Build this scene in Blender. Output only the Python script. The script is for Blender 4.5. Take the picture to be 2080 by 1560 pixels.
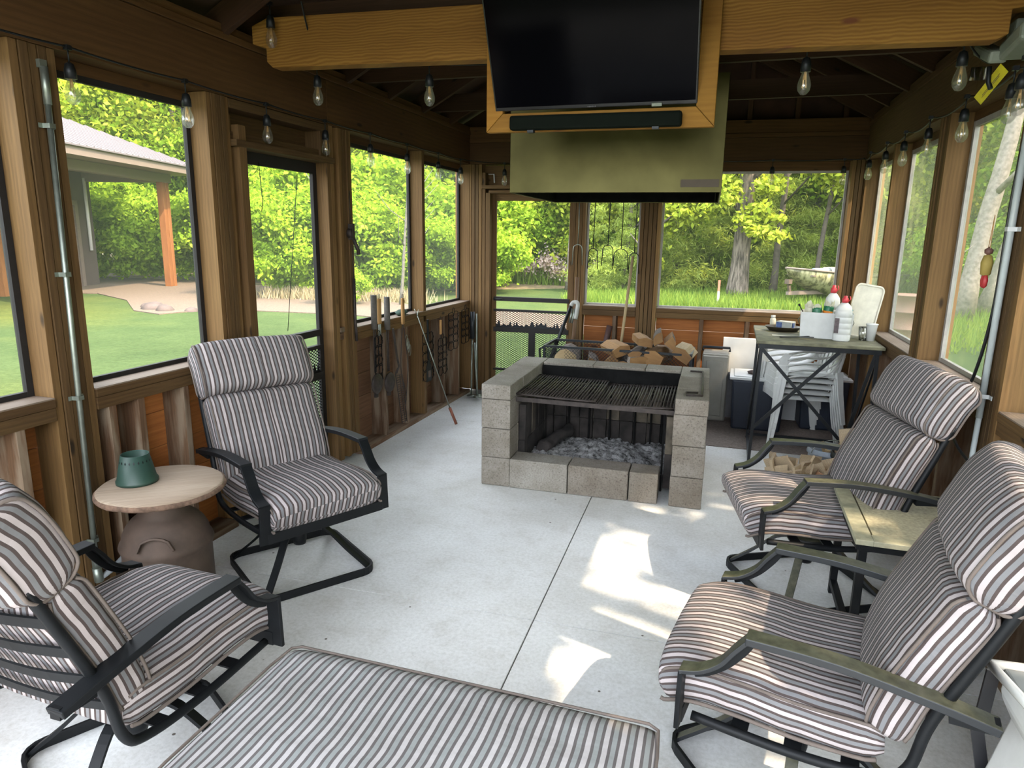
import bpy, bmesh, math, random
import numpy as np
from mathutils import Vector, Matrix, noise
for o in list(bpy.data.objects): bpy.data.objects.remove(o)
SC = bpy.context.scene
C = SC.collection
PI = math.pi
random.seed(7)
R3 = random.Random(11)

# ------------------------------------------------------------------ camera
yaw, pitch, roll, FPX, CH = 0.3062702, 0.2155408, 0.0151795, 1387.119, 1.68826
fw = Vector((-math.sin(yaw)*math.cos(pitch), math.cos(yaw)*math.cos(pitch), -math.sin(pitch)))
rt = Vector((math.cos(yaw), math.sin(yaw), 0)); up = rt.cross(fw)
rr = math.cos(roll)*rt + math.sin(roll)*up; uu = -math.sin(roll)*rt + math.cos(roll)*up
cam = bpy.data.cameras.new('camera'); camo = bpy.data.objects.new('camera', cam); C.objects.link(camo)
M = Matrix((rr, uu, -fw)).transposed().to_4x4(); M.translation = (0, 0, CH)
camo.matrix_world = M
cam.sensor_width = 36; cam.lens = 36*FPX/2080; cam.clip_start = 0.05; cam.clip_end = 300
SC.camera = camo

# ------------------------------------------------------------------ light
W = bpy.data.worlds.new('sky'); SC.world = W; W.use_nodes = True
nt = W.node_tree; bg = nt.nodes['Background']
sky = nt.nodes.new('ShaderNodeTexSky'); sky.sky_type = 'NISHITA'; sky.sun_disc = False
sky.sun_elevation = math.radians(48); sky.sun_rotation = math.radians(110); sky.air_density = 1.0
sky.dust_density = 3.0; sky.ozone_density = 1.0
mixs = nt.nodes.new('ShaderNodeMix'); mixs.data_type = 'RGBA'; mixs.inputs[0].default_value = 0.55
mixs.inputs[7].default_value = (9.0, 9.3, 9.6, 1)
nt.links.new(sky.outputs[0], mixs.inputs[6]); nt.links.new(mixs.outputs[2], bg.inputs[0])
bg.inputs[1].default_value = 0.64
sl = bpy.data.lights.new('sun', 'SUN'); sl.energy = 5.8; sl.angle = math.radians(0.6); sl.color = (1, .80, .58)
so = bpy.data.objects.new('sun', sl); C.objects.link(so)
so.rotation_euler = Vector((-1, .35, -1.25)).to_track_quat('-Z', 'Y').to_euler(); so.location = (8, -3, 10)
SC.view_settings.view_transform = 'Standard'; SC.view_settings.look = 'None'
SC.view_settings.exposure = 1.08; SC.view_settings.gamma = 1

# ------------------------------------------------------------------ helpers
class MB:
    def __init__(s): s.v = []; s.f = []; s.uv = []; s.smooth = []
    def face(s, idx, uvs, sm=False): s.f.append(idx); s.uv.extend(uvs); s.smooth.append(sm)
    def box(s, c, d, rot=None, taper=None, grain=None):
        """c centre, d full dims, rot 3x3/Euler z angle; uv runs u along the longest axis"""
        hx, hy, hz = d[0]/2, d[1]/2, d[2]/2
        if rot is None: Rm = Matrix.Identity(3)
        elif isinstance(rot, (int, float)): Rm = Matrix.Rotation(rot, 3, 'Z')
        else: Rm = rot
        b = len(s.v); c = Vector(c)
        P = []
        for z in (-1, 1):
            for x, y in ((-1, -1), (1, -1), (1, 1), (-1, 1)):
                k = 1 if (taper is None or z < 0) else taper
                p = Vector((x*hx*k, y*hy*k, z*hz)); P.append(p); s.v.append(tuple(c + Rm @ p))
        ax = grain if grain is not None else max(range(3), key=lambda i: d[i])
        ou, ov = R3.uniform(0, 50), R3.uniform(0, 50)
        for q, n in (((0, 3, 2, 1), 2), ((4, 5, 6, 7), 2), ((0, 1, 5, 4), 1), ((2, 3, 7, 6), 1), ((1, 2, 6, 5), 0), ((3, 0, 4, 7), 0)):
            rem = [i for i in range(3) if i != n]
            ua = ax if ax in rem else rem[0]; va = [i for i in rem if i != ua][0]
            s.face([b+i for i in q], [(ou+P[i][ua], ov+P[i][va]+n*.37) for i in q])
        return s
    def bar(s, a, b_, w, t, upv=(0, 0, 1)):
        """box from a to b, w wide (perp. to up), t thick along up"""
        a, b_ = Vector(a), Vector(b_); d = b_-a; L = d.length
        if L < 1e-6: return s
        x = d/L; u = Vector(upv)
        if abs(x.dot(u)) > .98: u = Vector((1, 0, 0)) if abs(x.x) < .9 else Vector((0, 1, 0))
        y = u.cross(x).normalized(); z = x.cross(y)
        return s.box((a+b_)/2, (L, w, t), Matrix((x, y, z)).transposed(), grain=0)
    def tube(s, pts, r, n=8, closed=False, flat=None, caps=True):
        """round tube; r scalar or list; flat=(w,t) makes a flat bar with section w x t, w along up"""
        P = [Vector(p) for p in pts]; N = len(P); b = len(s.v)
        T = []
        for i in range(N):
            if closed: t = P[(i+1) % N]-P[i-1]
            else: t = P[min(i+1, N-1)]-P[max(i-1, 0)]
            T.append(t.normalized() if t.length > 1e-9 else Vector((0, 0, 1)))
        ref = Vector((0, 0, 1)) if abs(T[0].z) < .9 else Vector((1, 0, 0))
        nn = (ref-T[0]*ref.dot(T[0])).normalized(); L = 0; LL = []
        fr = []
        for i in range(N):
            if i: L += (P[i]-P[i-1]).length
            LL.append(L)
            nn = (nn-T[i]*nn.dot(T[i]))
            nn = nn.normalized() if nn.length > 1e-6 else Vector((0, 1, 0))
            fr.append((nn.copy(), T[i].cross(nn)))
        for i in range(N):
            ri = r[i] if isinstance(r, (list, tuple)) else r
            for k in range(n):
                a = 2*PI*(k+.5)/n
                s.v.append(tuple(P[i]+fr[i][0]*math.cos(a)*ri+fr[i][1]*math.sin(a)*ri))
        rng = N if closed else N-1
        for i in range(rng):
            j = (i+1) % N
            l1 = LL[j] if j else LL[i]+.05
            for k in range(n):
                k2 = (k+1) % n
                s.face([b+i*n+k, b+i*n+k2, b+j*n+k2, b+j*n+k],
                       [(LL[i], k*.02), (LL[i], (k+1)*.02), (l1, (k+1)*.02), (l1, k*.02)], n > 4)
        if caps and not closed:
            s.face([b+k for k in reversed(range(n))], [(0, 0)]*n)
            s.face([b+(N-1)*n+k for k in range(n)], [(0, 0)]*n)
        return s
    def strip(s, pts, w, t, side):
        """flat bar swept along pts: width w along 'side', thickness t perpendicular"""
        P = [Vector(p) for p in pts]; N = len(P); sd = Vector(side).normalized(); b = len(s.v); L = 0
        LL = []
        for i in range(N):
            if i: L += (P[i]-P[i-1]).length
            LL.append(L)
            tg = (P[min(i+1, N-1)]-P[max(i-1, 0)]).normalized(); n = tg.cross(sd).normalized()
            ww = w[i] if isinstance(w, (list, tuple)) else w
            for a, c in ((-1, -1), (1, -1), (1, 1), (-1, 1)):
                s.v.append(tuple(P[i]+sd*a*ww/2+n*c*t/2))
        for i in range(N-1):
            for k in range(4):
                k2 = (k+1) % 4
                s.face([b+i*4+k, b+i*4+k2, b+i*4+4+k2, b+i*4+4+k], [(LL[i], k*.03), (LL[i], k*.03+.03), (LL[i+1], k*.03+.03), (LL[i+1], k*.03)])
        s.face([b+3, b+2, b+1, b], [(0, 0)]*4); e = b+(N-1)*4
        s.face([e, e+1, e+2, e+3], [(0, 0)]*4)
        return s
    def lathe(s, prof, n=24, c=(0, 0, 0), mat=None, uvs=1.0, wob=None):
        b = len(s.v); c = Vector(c); L = 0
        for i, (r, z) in enumerate(prof):
            for k in range(n):
                a = 2*PI*k/n; q = 1+(wob(a) if wob else 0)
                p = Vector((r*q*math.cos(a), r*q*math.sin(a), z))
                if mat is not None: p = mat @ p
                s.v.append(tuple(c+p))
        for i in range(len(prof)-1):
            l = abs(prof[i+1][1]-prof[i][1])+abs(prof[i+1][0]-prof[i][0])
            for k in range(n):
                k2 = (k+1) % n
                s.face([b+i*n+k, b+i*n+k2, b+(i+1)*n+k2, b+(i+1)*n+k],
                       [(k/n*uvs, L), ((k+1)/n*uvs, L), ((k+1)/n*uvs, L+l), (k/n*uvs, L+l)], True)
            L += l
        if prof[0][0] > 1e-5: s.face([b+k for k in reversed(range(n))], [(math.cos(k)*.1, math.sin(k)*.1) for k in range(n)])
        e = b+(len(prof)-1)*n
        if prof[-1][0] > 1e-5: s.face([e+k for k in range(n)], [(math.cos(2*PI*k/n)*prof[-1][0], math.sin(2*PI*k/n)*prof[-1][0]) for k in range(n)])
        return s
    def prism(s, poly, o, ux, uy, h):
        """polygon (2D) in plane o+ux*a+uy*b, extruded by vector h"""
        o, ux, uy, h = Vector(o), Vector(ux), Vector(uy), Vector(h); b = len(s.v); n = len(poly)
        for k in (0, 1):
            for p in poly: s.v.append(tuple(o+ux*p[0]+uy*p[1]+h*k))
        s.face([b+i for i in reversed(range(n))], [poly[i] for i in reversed(range(n))])
        s.face([b+n+i for i in range(n)], [poly[i] for i in range(n)])
        for i in range(n):
            j = (i+1) % n
            s.face([b+i, b+j, b+n+j, b+n+i], [(poly[i][0], poly[i][1]), (poly[j][0], poly[j][1]), (poly[j][0]+h.length, poly[j][1]), (poly[i][0]+h.length, poly[i][1])])
        return s
    def xform(s, m, start=0):
        for i in range(start, len(s.v)): s.v[i] = tuple(m @ Vector(s.v[i]))
        return s
    def jitter(s, a, sc=3.0, start=0, seed=0.0):
        for i in range(start, len(s.v)):
            p = Vector(s.v[i]); s.v[i] = tuple(p+noise.noise_vector(p*sc+Vector((seed, seed*2, 0)))*a)
        return s
    def build(s, name, m, parent=None, bevel=0, loc=None):
        me = bpy.data.meshes.new(name); me.from_pydata(s.v, [], s.f)
        u = me.uv_layers.new(name='UVMap'); u.data.foreach_set('uv', [c for p in s.uv for c in p])
        me.polygons.foreach_set('use_smooth', s.smooth)
        me.materials.append(m); me.update()
        o = bpy.data.objects.new(name, me); C.objects.link(o)
        if parent: o.parent = parent
        if loc: o.location = loc
        if bevel:
            bv = o.modifiers.new('b', 'BEVEL'); bv.width = bevel; bv.segments = 2; bv.limit_method = 'ANGLE'; bv.angle_limit = .7
        return o
def tag(o, label, cat, group=None, kind=None):
    o['label'] = label; o['category'] = cat
    if group: o['group'] = group
    if kind: o['kind'] = kind
    return o
def thing(name, label, cat, loc=(0, 0, 0), rz=0, group=None):
    o = bpy.data.objects.new(name, None); C.objects.link(o); o.location = loc; o.rotation_euler = (0, 0, rz); o.empty_display_size = .1
    return tag(o, label, cat, group)
def struct(o, label=None, cat=None):
    o['kind'] = 'structure'
    if label: o['label'] = label
    if cat: o['category'] = cat
    return o
def dup(src, loc, rot, label=None, group=None, scale=None):
    kids = [x for x in bpy.data.objects if x.parent]
    def rec(o, par):
        c = o.copy(); C.objects.link(c); c.parent = par
        for k in kids:
            if k.parent == o: rec(k, c)
        return c
    r = rec(src, None); r.location = loc; r.rotation_euler = rot if isinstance(rot, (tuple, list)) else (0, 0, rot)
    if scale: r.scale = scale if isinstance(scale, (tuple, list)) else (scale,)*3
    if label: r['label'] = label
    if group: r['group'] = group
    return r

# ------------------------------------------------------------------ materials
def nm(name):
    m = bpy.data.materials.new(name); m.use_nodes = True
    t = m.node_tree; p = t.nodes['Principled BSDF']
    return m, t, p
def ramp(t, stops):
    r = t.nodes.new('ShaderNodeValToRGB'); e = r.color_ramp.elements
    while len(e) < len(stops): e.new(.5)
    for i, (p, c) in enumerate(stops): e[i].position = p; e[i].color = (*c, 1) if len(c) == 3 else c
    return r
def noise_n(t, scale, detail=4, vec=None, rough=.55):
    n = t.nodes.new('ShaderNodeTexNoise'); n.inputs['Scale'].default_value = scale; n.inputs['Detail'].default_value = detail
    n.inputs['Roughness'].default_value = rough
    if vec is not None: t.links.new(vec, n.inputs['Vector'])
    return n
def mapping(t, src, sc, loc=(0, 0, 0)):
    m = t.nodes.new('ShaderNodeMapping'); m.inputs['Scale'].default_value = sc; m.inputs['Location'].default_value = loc
    t.links.new(src, m.inputs['Vector']); return m.outputs[0]
def bump(t, p, h, s=.3, d=.01):
    b = t.nodes.new('ShaderNodeBump'); b.inputs['Strength'].default_value = s; b.inputs['Distance'].default_value = d
    t.links.new(h, b.inputs['Height']); t.links.new(b.outputs[0], p.inputs['Normal'])
def mixc(t, f, a, b, mode='MIX'):
    m = t.nodes.new('ShaderNodeMix'); m.data_type = 'RGBA'; m.blend_type = mode
    for s, v in ((0, f), (6, a), (7, b)):
        if hasattr(v, 'links') or hasattr(v, 'is_linked'): t.links.new(v, m.inputs[s])
        elif s == 0: m.inputs[0].default_value = v
        else: m.inputs[s].default_value = (*v, 1)
    return m.outputs[2]
def plain(name, col, rough=.6, metal=0, var=.12, sc=20, spec=.5, bmp=0):
    m, t, p = nm(name)
    tc = t.nodes.new('ShaderNodeTexCoord')
    n = noise_n(t, sc, 4, tc.outputs['Object'])
    d = tuple(max(0, c*(1-var)) for c in col); l = tuple(min(1, c*(1+var)) for c in col)
    r = ramp(t, [(.3, d), (.7, l)]); t.links.new(n.outputs[0], r.inputs[0]); t.links.new(r.outputs[0], p.inputs['Base Color'])
    p.inputs['Roughness'].default_value = rough; p.inputs['Metallic'].default_value = metal
    p.inputs['Specular IOR Level'].default_value = spec
    if bmp: bump(t, p, n.outputs[0], bmp, .005)
    return m
def wood(name, dark, light, rings=22., rough=.75, knots=1, weather=None, wv=.5, knotc=None, grain=.12):
    m, t, p = nm(name)
    uv = t.nodes.new('ShaderNodeTexCoord').outputs['UV']
    big = noise_n(t, 1.0, 3, mapping(t, uv, (1.2, 5, 1)))
    wv_v = t.nodes.new('ShaderNodeVectorMath'); wv_v.operation = 'MULTIPLY_ADD'
    t.links.new(big.outputs['Color'], wv_v.inputs[0]); wv_v.inputs[1].default_value = (0, .12*wv, 0); t.links.new(uv, wv_v.inputs[2])
    wa = t.nodes.new('ShaderNodeTexWave'); wa.bands_direction = 'Y'; wa.inputs['Scale'].default_value = rings
    wa.inputs['Distortion'].default_value = 3; wa.inputs['Detail'].default_value = 2; wa.inputs['Detail Scale'].default_value = .6
    t.links.new(wv_v.outputs[0], wa.inputs['Vector'])
    fine = noise_n(t, 1.0, 6, mapping(t, uv, (3, 90, 1)), .7)
    r = ramp(t, [(.15, dark), (.85, light)])
    mx = t.nodes.new('ShaderNodeMath'); mx.operation = 'MULTIPLY_ADD'; mx.inputs[1].default_value = grain
    t.links.new(wa.outputs['Fac'], mx.inputs[0])
    m2 = t.nodes.new('ShaderNodeMath'); m2.operation = 'MULTIPLY'; m2.inputs[1].default_value = 1-grain-.05
    t.links.new(fine.outputs[0], m2.inputs[0]); t.links.new(m2.outputs[0], mx.inputs[2]); t.links.new(mx.outputs[0], r.inputs[0])
    col = r.outputs[0]
    patch = noise_n(t, 1.0, 3, mapping(t, uv, (.9, 2.5, 1), (3, 7, 0)))
    pr = ramp(t, [(.35, (0, 0, 0)), (.7, (1, 1, 1))]); t.links.new(patch.outputs[0], pr.inputs[0])
    col = mixc(t, pr.outputs[0], mixc(t, 1.0, col, (.72, .66, .62), 'MULTIPLY'), col)
    if knots:
        vo = t.nodes.new('ShaderNodeTexVoronoi'); vo.inputs['Scale'].default_value = 1; t.links.new(mapping(t, uv, (2.2, 6, 1)), vo.inputs['Vector'])
        kr = ramp(t, [(.05, (1, 1, 1)), (.1, (0, 0, 0))]); t.links.new(vo.outputs['Distance'], kr.inputs[0])
        col = mixc(t, kr.outputs[0], col, knotc or tuple(c*.35 for c in dark))
    if weather:
        wn = noise_n(t, 1.0, 5, mapping(t, uv, (2, 14, 1), (9, 1, 0)))
        wr = ramp(t, [(.45, (0, 0, 0)), (.6, (1, 1, 1))]); t.links.new(wn.outputs[0], wr.inputs[0])
        col = mixc(t, wr.outputs[0], col, weather)
    oi = t.nodes.new('ShaderNodeObjectInfo'); orr = ramp(t, [(0, (.72, .70, .68)), (1, (1.15, 1.12, 1.1))]); t.links.new(oi.outputs['Random'], orr.inputs[0])
    col = mixc(t, 1, col, orr.outputs[0], 'MULTIPLY')
    t.links.new(col, p.inputs['Base Color']); p.inputs['Roughness'].default_value = rough
    p.inputs['Specular IOR Level'].default_value = .3
    bump(t, p, mx.outputs[0], .25, .004)
    return m
def stripes(name, period, c_light, c_dark, c_mid, wrinkle=1.0):
    m, t, p = nm(name)
    tc = t.nodes.new('ShaderNodeTexCoord'); uv = tc.outputs['UV']
    sp = t.nodes.new('ShaderNodeSeparateXYZ'); t.links.new(uv, sp.inputs[0])
    wn = noise_n(t, 4, 2, uv)
    ad = t.nodes.new('ShaderNodeMath'); ad.operation = 'MULTIPLY_ADD'; ad.inputs[1].default_value = .012
    t.links.new(wn.outputs[0], ad.inputs[0]); t.links.new(sp.outputs[0], ad.inputs[2])
    dv = t.nodes.new('ShaderNodeMath'); dv.operation = 'DIVIDE'; dv.inputs[1].default_value = period; t.links.new(ad.outputs[0], dv.inputs[0])
    fr = t.nodes.new('ShaderNodeMath'); fr.operation = 'FRACT'; t.links.new(dv.outputs[0], fr.inputs[0])
    r = ramp(t, [(0, c_light), (.30, c_dark), (.485, c_mid), (.785, c_dark)]); r.color_ramp.interpolation = 'CONSTANT'
    e = r.color_ramp.elements.new(.98); e.color = (*c_light, 1)
    t.links.new(fr.outputs[0], r.inputs[0])
    wv = t.nodes.new('ShaderNodeTexWave'); wv.bands_direction = 'Y'; wv.inputs['Scale'].default_value = 160; t.links.new(uv, wv.inputs['Vector'])
    col = mixc(t, .12, r.outputs[0], wv.outputs['Color'], 'MULTIPLY')
    dn = noise_n(t, 6, 4, tc.outputs['Object'])
    dr = ramp(t, [(.3, (.86, .85, .84)), (.65, (1, 1, 1))]); t.links.new(dn.outputs[0], dr.inputs[0])
    col = mixc(t, 1.0, col, dr.outputs[0], 'MULTIPLY')
    t.links.new(col, p.inputs['Base Color']); p.inputs['Roughness'].default_value = .9; p.inputs['Specular IOR Level'].default_value = .15
    n2 = noise_n(t, 1, 3, mapping(t, uv, (7, 16, 1)))
    bump(t, p, n2.outputs[0], .35*wrinkle, .02)
    return m
def leafm(name, a, b, tr=.45):
    m, t, p = nm(name); t.nodes.remove(p)
    out = t.nodes['Material Output']
    geo = t.nodes.new('ShaderNodeNewGeometry'); tc = t.nodes.new('ShaderNodeTexCoord')
    n = noise_n(t, .55, 3, tc.outputs['Object'])
    ri = t.nodes.new('ShaderNodeMath'); ri.operation = 'MULTIPLY_ADD'; ri.inputs[1].default_value = .55
    t.links.new(geo.outputs['Random Per Island'], ri.inputs[0])
    sc = t.nodes.new('ShaderNodeMath'); sc.operation = 'MULTIPLY'; sc.inputs[1].default_value = .55; t.links.new(n.outputs[0], sc.inputs[0])
    t.links.new(sc.outputs[0], ri.inputs[2])
    r = ramp(t, [(.15, a), (.85, b)]); t.links.new(ri.outputs[0], r.inputs[0])
    d = t.nodes.new('ShaderNodeBsdfDiffuse'); tl = t.nodes.new('ShaderNodeBsdfTranslucent')
    t.links.new(r.outputs[0], d.inputs[0])
    br = mixc(t, 1.0, r.outputs[0], (1.25, 1.15, .6), 'MULTIPLY'); t.links.new(br, tl.inputs[0])
    mx = t.nodes.new('ShaderNodeMixShader'); mx.inputs[0].default_value = tr
    t.links.new(d.outputs[0], mx.inputs[1]); t.links.new(tl.outputs[0], mx.inputs[2]); t.links.new(mx.outputs[0], out.inputs[0])
    return m
def screenm(name, col, base, graz):
    m, t, p = nm(name); t.nodes.remove(p); out = t.nodes['Material Output']
    lw = t.nodes.new('ShaderNodeLayerWeight'); lw.inputs[0].default_value = .5
    pw = t.nodes.new('ShaderNodeMath'); pw.operation = 'POWER'; pw.inputs[1].default_value = 2.5; t.links.new(lw.outputs['Facing'], pw.inputs[0])
    ma = t.nodes.new('ShaderNodeMath'); ma.operation = 'MULTIPLY_ADD'; ma.inputs[1].default_value = graz; ma.inputs[2].default_value = base
    t.links.new(pw.outputs[0], ma.inputs[0])
    tr = t.nodes.new('ShaderNodeBsdfTransparent'); d1 = t.nodes.new('ShaderNodeBsdfDiffuse'); d1.inputs[0].default_value = (*col, 1); d2 = t.nodes.new('ShaderNodeBsdfTranslucent'); d2.inputs[0].default_value = (*col, 1)
    d_ = t.nodes.new('ShaderNodeMixShader'); d_.inputs[0].default_value = .6; t.links.new(d1.outputs[0], d_.inputs[1]); t.links.new(d2.outputs[0], d_.inputs[2]); d = d_
    mx = t.nodes.new('ShaderNodeMixShader'); t.links.new(ma.outputs[0], mx.inputs[0]); t.links.new(tr.outputs[0], mx.inputs[1]); t.links.new(d.outputs[0], mx.inputs[2])
    t.links.new(mx.outputs[0], out.inputs[0]); return m
def glassm(name, tint=(1, 1, 1), gl=.12):
    m, t, p = nm(name); t.nodes.remove(p); out = t.nodes['Material Output']
    tr = t.nodes.new('ShaderNodeBsdfTransparent'); tr.inputs[0].default_value = (*tint, 1)
    g = t.nodes.new('ShaderNodeBsdfGlossy'); g.inputs[1].default_value = .05
    f = t.nodes.new('ShaderNodeFresnel'); f.inputs[0].default_value = 1.5
    a = t.nodes.new('ShaderNodeMath'); a.operation = 'ADD'; a.inputs[1].default_value = gl; t.links.new(f.outputs[0], a.inputs[0])
    mx = t.nodes.new('ShaderNodeMixShader'); t.links.new(a.outputs[0], mx.inputs[0]); t.links.new(tr.outputs[0], mx.inputs[1]); t.links.new(g.outputs[0], mx.inputs[2])
    t.links.new(mx.outputs[0], out.inputs[0]); return m

m_stud = wood('stud_wood', (.058, .032, .010), (.18, .108, .040), rings=16, knots=1)
m_jamb = wood('jamb_wood', (.10, .056, .018), (.25, .152, .056), rings=14, knots=1)
m_weath = wood('weathered_wood', (.17, .13, .10), (.36, .30, .235), rings=20, knots=0)
m_old = wood('old_pale_wood', (.07, .038, .02), (.19, .118, .066), rings=20, knots=0, weather=(.19, .145, .10))
m_siding = wood('stained_siding', (.22, .075, .018), (.54, .215, .06), rings=7, grain=.08, knots=1)
m_siding2 = wood('brown_siding', (.10, .05, .026), (.26, .145, .08), rings=8, knots=1, grain=.1)
m_header = wood('header_wood', (.055, .027, .007), (.13, .066, .02), rings=10, knots=1)
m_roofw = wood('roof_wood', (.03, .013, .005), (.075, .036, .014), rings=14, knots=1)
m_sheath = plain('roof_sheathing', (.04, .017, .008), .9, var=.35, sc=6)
m_beam = wood('yellow_pine', (.24, .105, .014), (.46, .25, .045), rings=22, knots=1, grain=.38, wv=.8, knotc=(.18, .06, .02))
m_frame = wood('honey_pine', (.26, .12, .014), (.38, .20, .032), rings=10, knots=1, wv=.8, knotc=(.2, .07, .02))
m_black = plain('black_steel', (.018, .02, .022), .45, .6, .2)
m_blackp = plain('black_paint', (.006, .007, .008), .5, .0, .2, spec=.2)
m_galv = plain('galvanised_steel', (.27, .30, .26), .45, .85, .15)
m_dkframe = plain('dark_screen_frame', (.016, .014, .013), .65, spec=.25)
m_screen = screenm('insect_screen', (.32, .36, .26), .075, .36)
m_screenR = screenm('hazy_screen', (.27, .31, .20), .18, .60)  # stronger pale haze put into the mesh colour, most at grazing angles
m_alu = plain('grey_frame', (.33, .31, .28), .5)

# ------------------------------------------------------------------ shell
class Wall:
    """local wall frame: s along the wall, n inward from the stud face, z up"""
    def __init__(s, o, d, inw):
        s.o = Vector((o[0], o[1], 0)); s.d = Vector((d[0], d[1], 0)).normalized(); s.i = Vector((inw[0], inw[1], 0)).normalized()
        s.i = (s.i-s.d*s.i.dot(s.d)).normalized(); s.M = Matrix((s.d, s.i, Vector((0, 0, 1)))).transposed()
    def p(s, a, n, z): return s.o+s.d*a+s.i*n+Vector((0, 0, z))
    def board(s, mb, s0, s1, n0, n1, z0, z1, grain=None):
        mb.box(s.p((s0+s1)/2, (n0+n1)/2, (z0+z1)/2), (abs(s1-s0), abs(n1-n0), abs(z1-z0)), s.M, grain=grain); return mb
WL = Wall((-2.634, 0), (0, 1), (1, 0))
WR = Wall((1.152, 0), (-.0145, 1), (-1, 0))
WF = Wall((0, 6.93), (1, .05), (0, -1))
D = .14
def wall(name, w, groups, wins, s0, s1, bays, segs, label, hdr_top=2.66):
    """groups: list of (a,b[,z0,z1]) stud clusters full height; wins (a,b); bays: low studs; segs: wall parts with sill"""
    sid = MB()
    # solid outer skin behind stud clusters and header
    w.board(sid, s0, s1, -D-.022, -D, 2.40, 2.74)
    for g in groups:
        if g[1]-g[0] > .08: w.board(sid, g[0]+.005, g[1]-.005, -D-.022, -D, .0, 2.40)
    root = sid.build(name, m_siding); struct(root, label, 'wall')
    for a, b in segs:
        sb_ = MB(); z = .03
        while z < .93:
            hh = min(.185, .955-z); w.board(sb_, a, b, -D-.022, -D, z, z+hh-.004); z += hh
        sb_.build('siding_boards', m_siding2 if (w is WL and a > 4) else m_siding, root)
    for g in groups:
        a, b = g[0], g[1]; n = max(1, round((b-a)/.0385)); st = (b-a)/n
        for i in range(n):
            mb = MB(); q = R3.uniform(-.009, .003) if n > 2 else 0
            w.board(mb, a+i*st+.0024, a+(i+1)*st-.0024, -D, q, .038, 2.38)
            mb.build('stud', m_jamb if (i == 0 or i == n-1) else m_stud, root, bevel=.0015)
    for b in bays:
        mb = MB(); w.board(mb, b, b+.038, -D, -.002, .038, .90); mb.build('stud', m_old, root, bevel=.002)
    for a, b in segs:
        mb = MB(); w.board(mb, a, b, -D, .004, .957, .992); w.board(mb, a, b, -D, .0, .90, .955)
        mb.build('sill', m_stud, root, bevel=.002)
        mb = MB(); w.board(mb, a+.002, b-.002, -D, .001, .992, .998); mb.build('sill_cap', m_weath, root)
        mb = MB(); w.board(mb, a, b, -D, .006, 0, .038); mb.build('bottom_plate', m_old, root, bevel=.002)
    mb = MB(); cuts = [s0]+[c for c in (4.19,) if s0 < c < s1 and w is not WF]+[s1]
    for a, b in zip(cuts, cuts[1:]):
        w.board(mb, a, b-.002, -D, 0, 2.382, hdr_top)
    mb.build('header', m_stud if w is WR else m_header, root, bevel=.003)
    mb = MB(); w.board(mb, s0, s1, -D, .008, hdr_top+.002, hdr_top+.038); w.board(mb, s0, s1, -D, -.002, hdr_top+.04, 2.74)
    mb.build('top_plate', m_header, root, bevel=.002)
    return root
def window(i, w, a, b, z0, z1, ms, mf, label, fw_=.028):
    fr = MB()
    for q in ((a, a+fw_, z0, z1), (b-fw_, b, z0, z1)): w.board(fr, q[0], q[1], -D+.004, -D+.028, q[2], q[3])
    for q in ((z0, z0+fw_*.8), (z1-fw_, z1)): w.board(fr, a+fw_, b-fw_, -D+.004, -D+.026, q[0], q[1])
    r = fr.build('window_%d' % i, mf); struct(r, label, 'window')
    tb = MB(); w.board(tb, a, b, -D+.002, -D+.03, z1, 2.38); tb.build('top_board', m_header, r)
    pn = MB(); n = -D+.012; P = [w.p(a+.02, n, z0+.01), w.p(b-.02, n, z0+.01), w.p(b-.02, n, z1-.02), w.p(a+.02, n, z1-.02)]
    pn.v = [tuple(p) for p in P]; pn.face([0, 1, 2, 3], [(0, 0), (1, 0), (1, 1), (0, 1)]); pn.build('screen', ms, r)
# left wall
gl = [(-.62, -.44), (.86, 1.04), (2.048, 2.244), (3.065, 3.24), (4.198, 4.245), (4.30, 4.483), (5.64, 5.70), (6.795, 6.93)]
wall_left = wall('wall_left', WL, gl, None, -.62, 7.0, [1.45, 1.87, 2.30, 2.46, 2.743, 4.90, 5.29, 5.66, 6.10, 6.47],
     [(-.44, .86), (1.04, 2.048), (2.244, 3.065), (4.483, 6.795)], 'brown framed timber wall with screened openings left of the seating')
WN = [('left', -.44, .86), ('left', 1.04, 2.048), ('left', 2.244, 3.065), ('left', 4.483, 5.64), ('left', 5.70, 6.795)]
window(1, WL, -.44, .86, .998, 2.33, m_screen, m_dkframe, 'screened opening in the left wall nearest the camera')
window(2, WL, 1.04, 2.048, .998, 2.33, m_screen, m_dkframe, 'screened opening at the left edge of the photo')
window(3, WL, 2.244, 3.065, .998, 2.33, m_screen, m_dkframe, 'screened opening looking out at the metal-roofed house')
window(4, WL, 4.483, 5.64, .998, 2.33, m_screen, m_dkframe, 'screened opening above the hanging fire tools')
window(5, WL, 5.70, 6.795, .998, 2.33, m_screen, m_dkframe, 'screened opening at the far end of the left wall')
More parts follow.
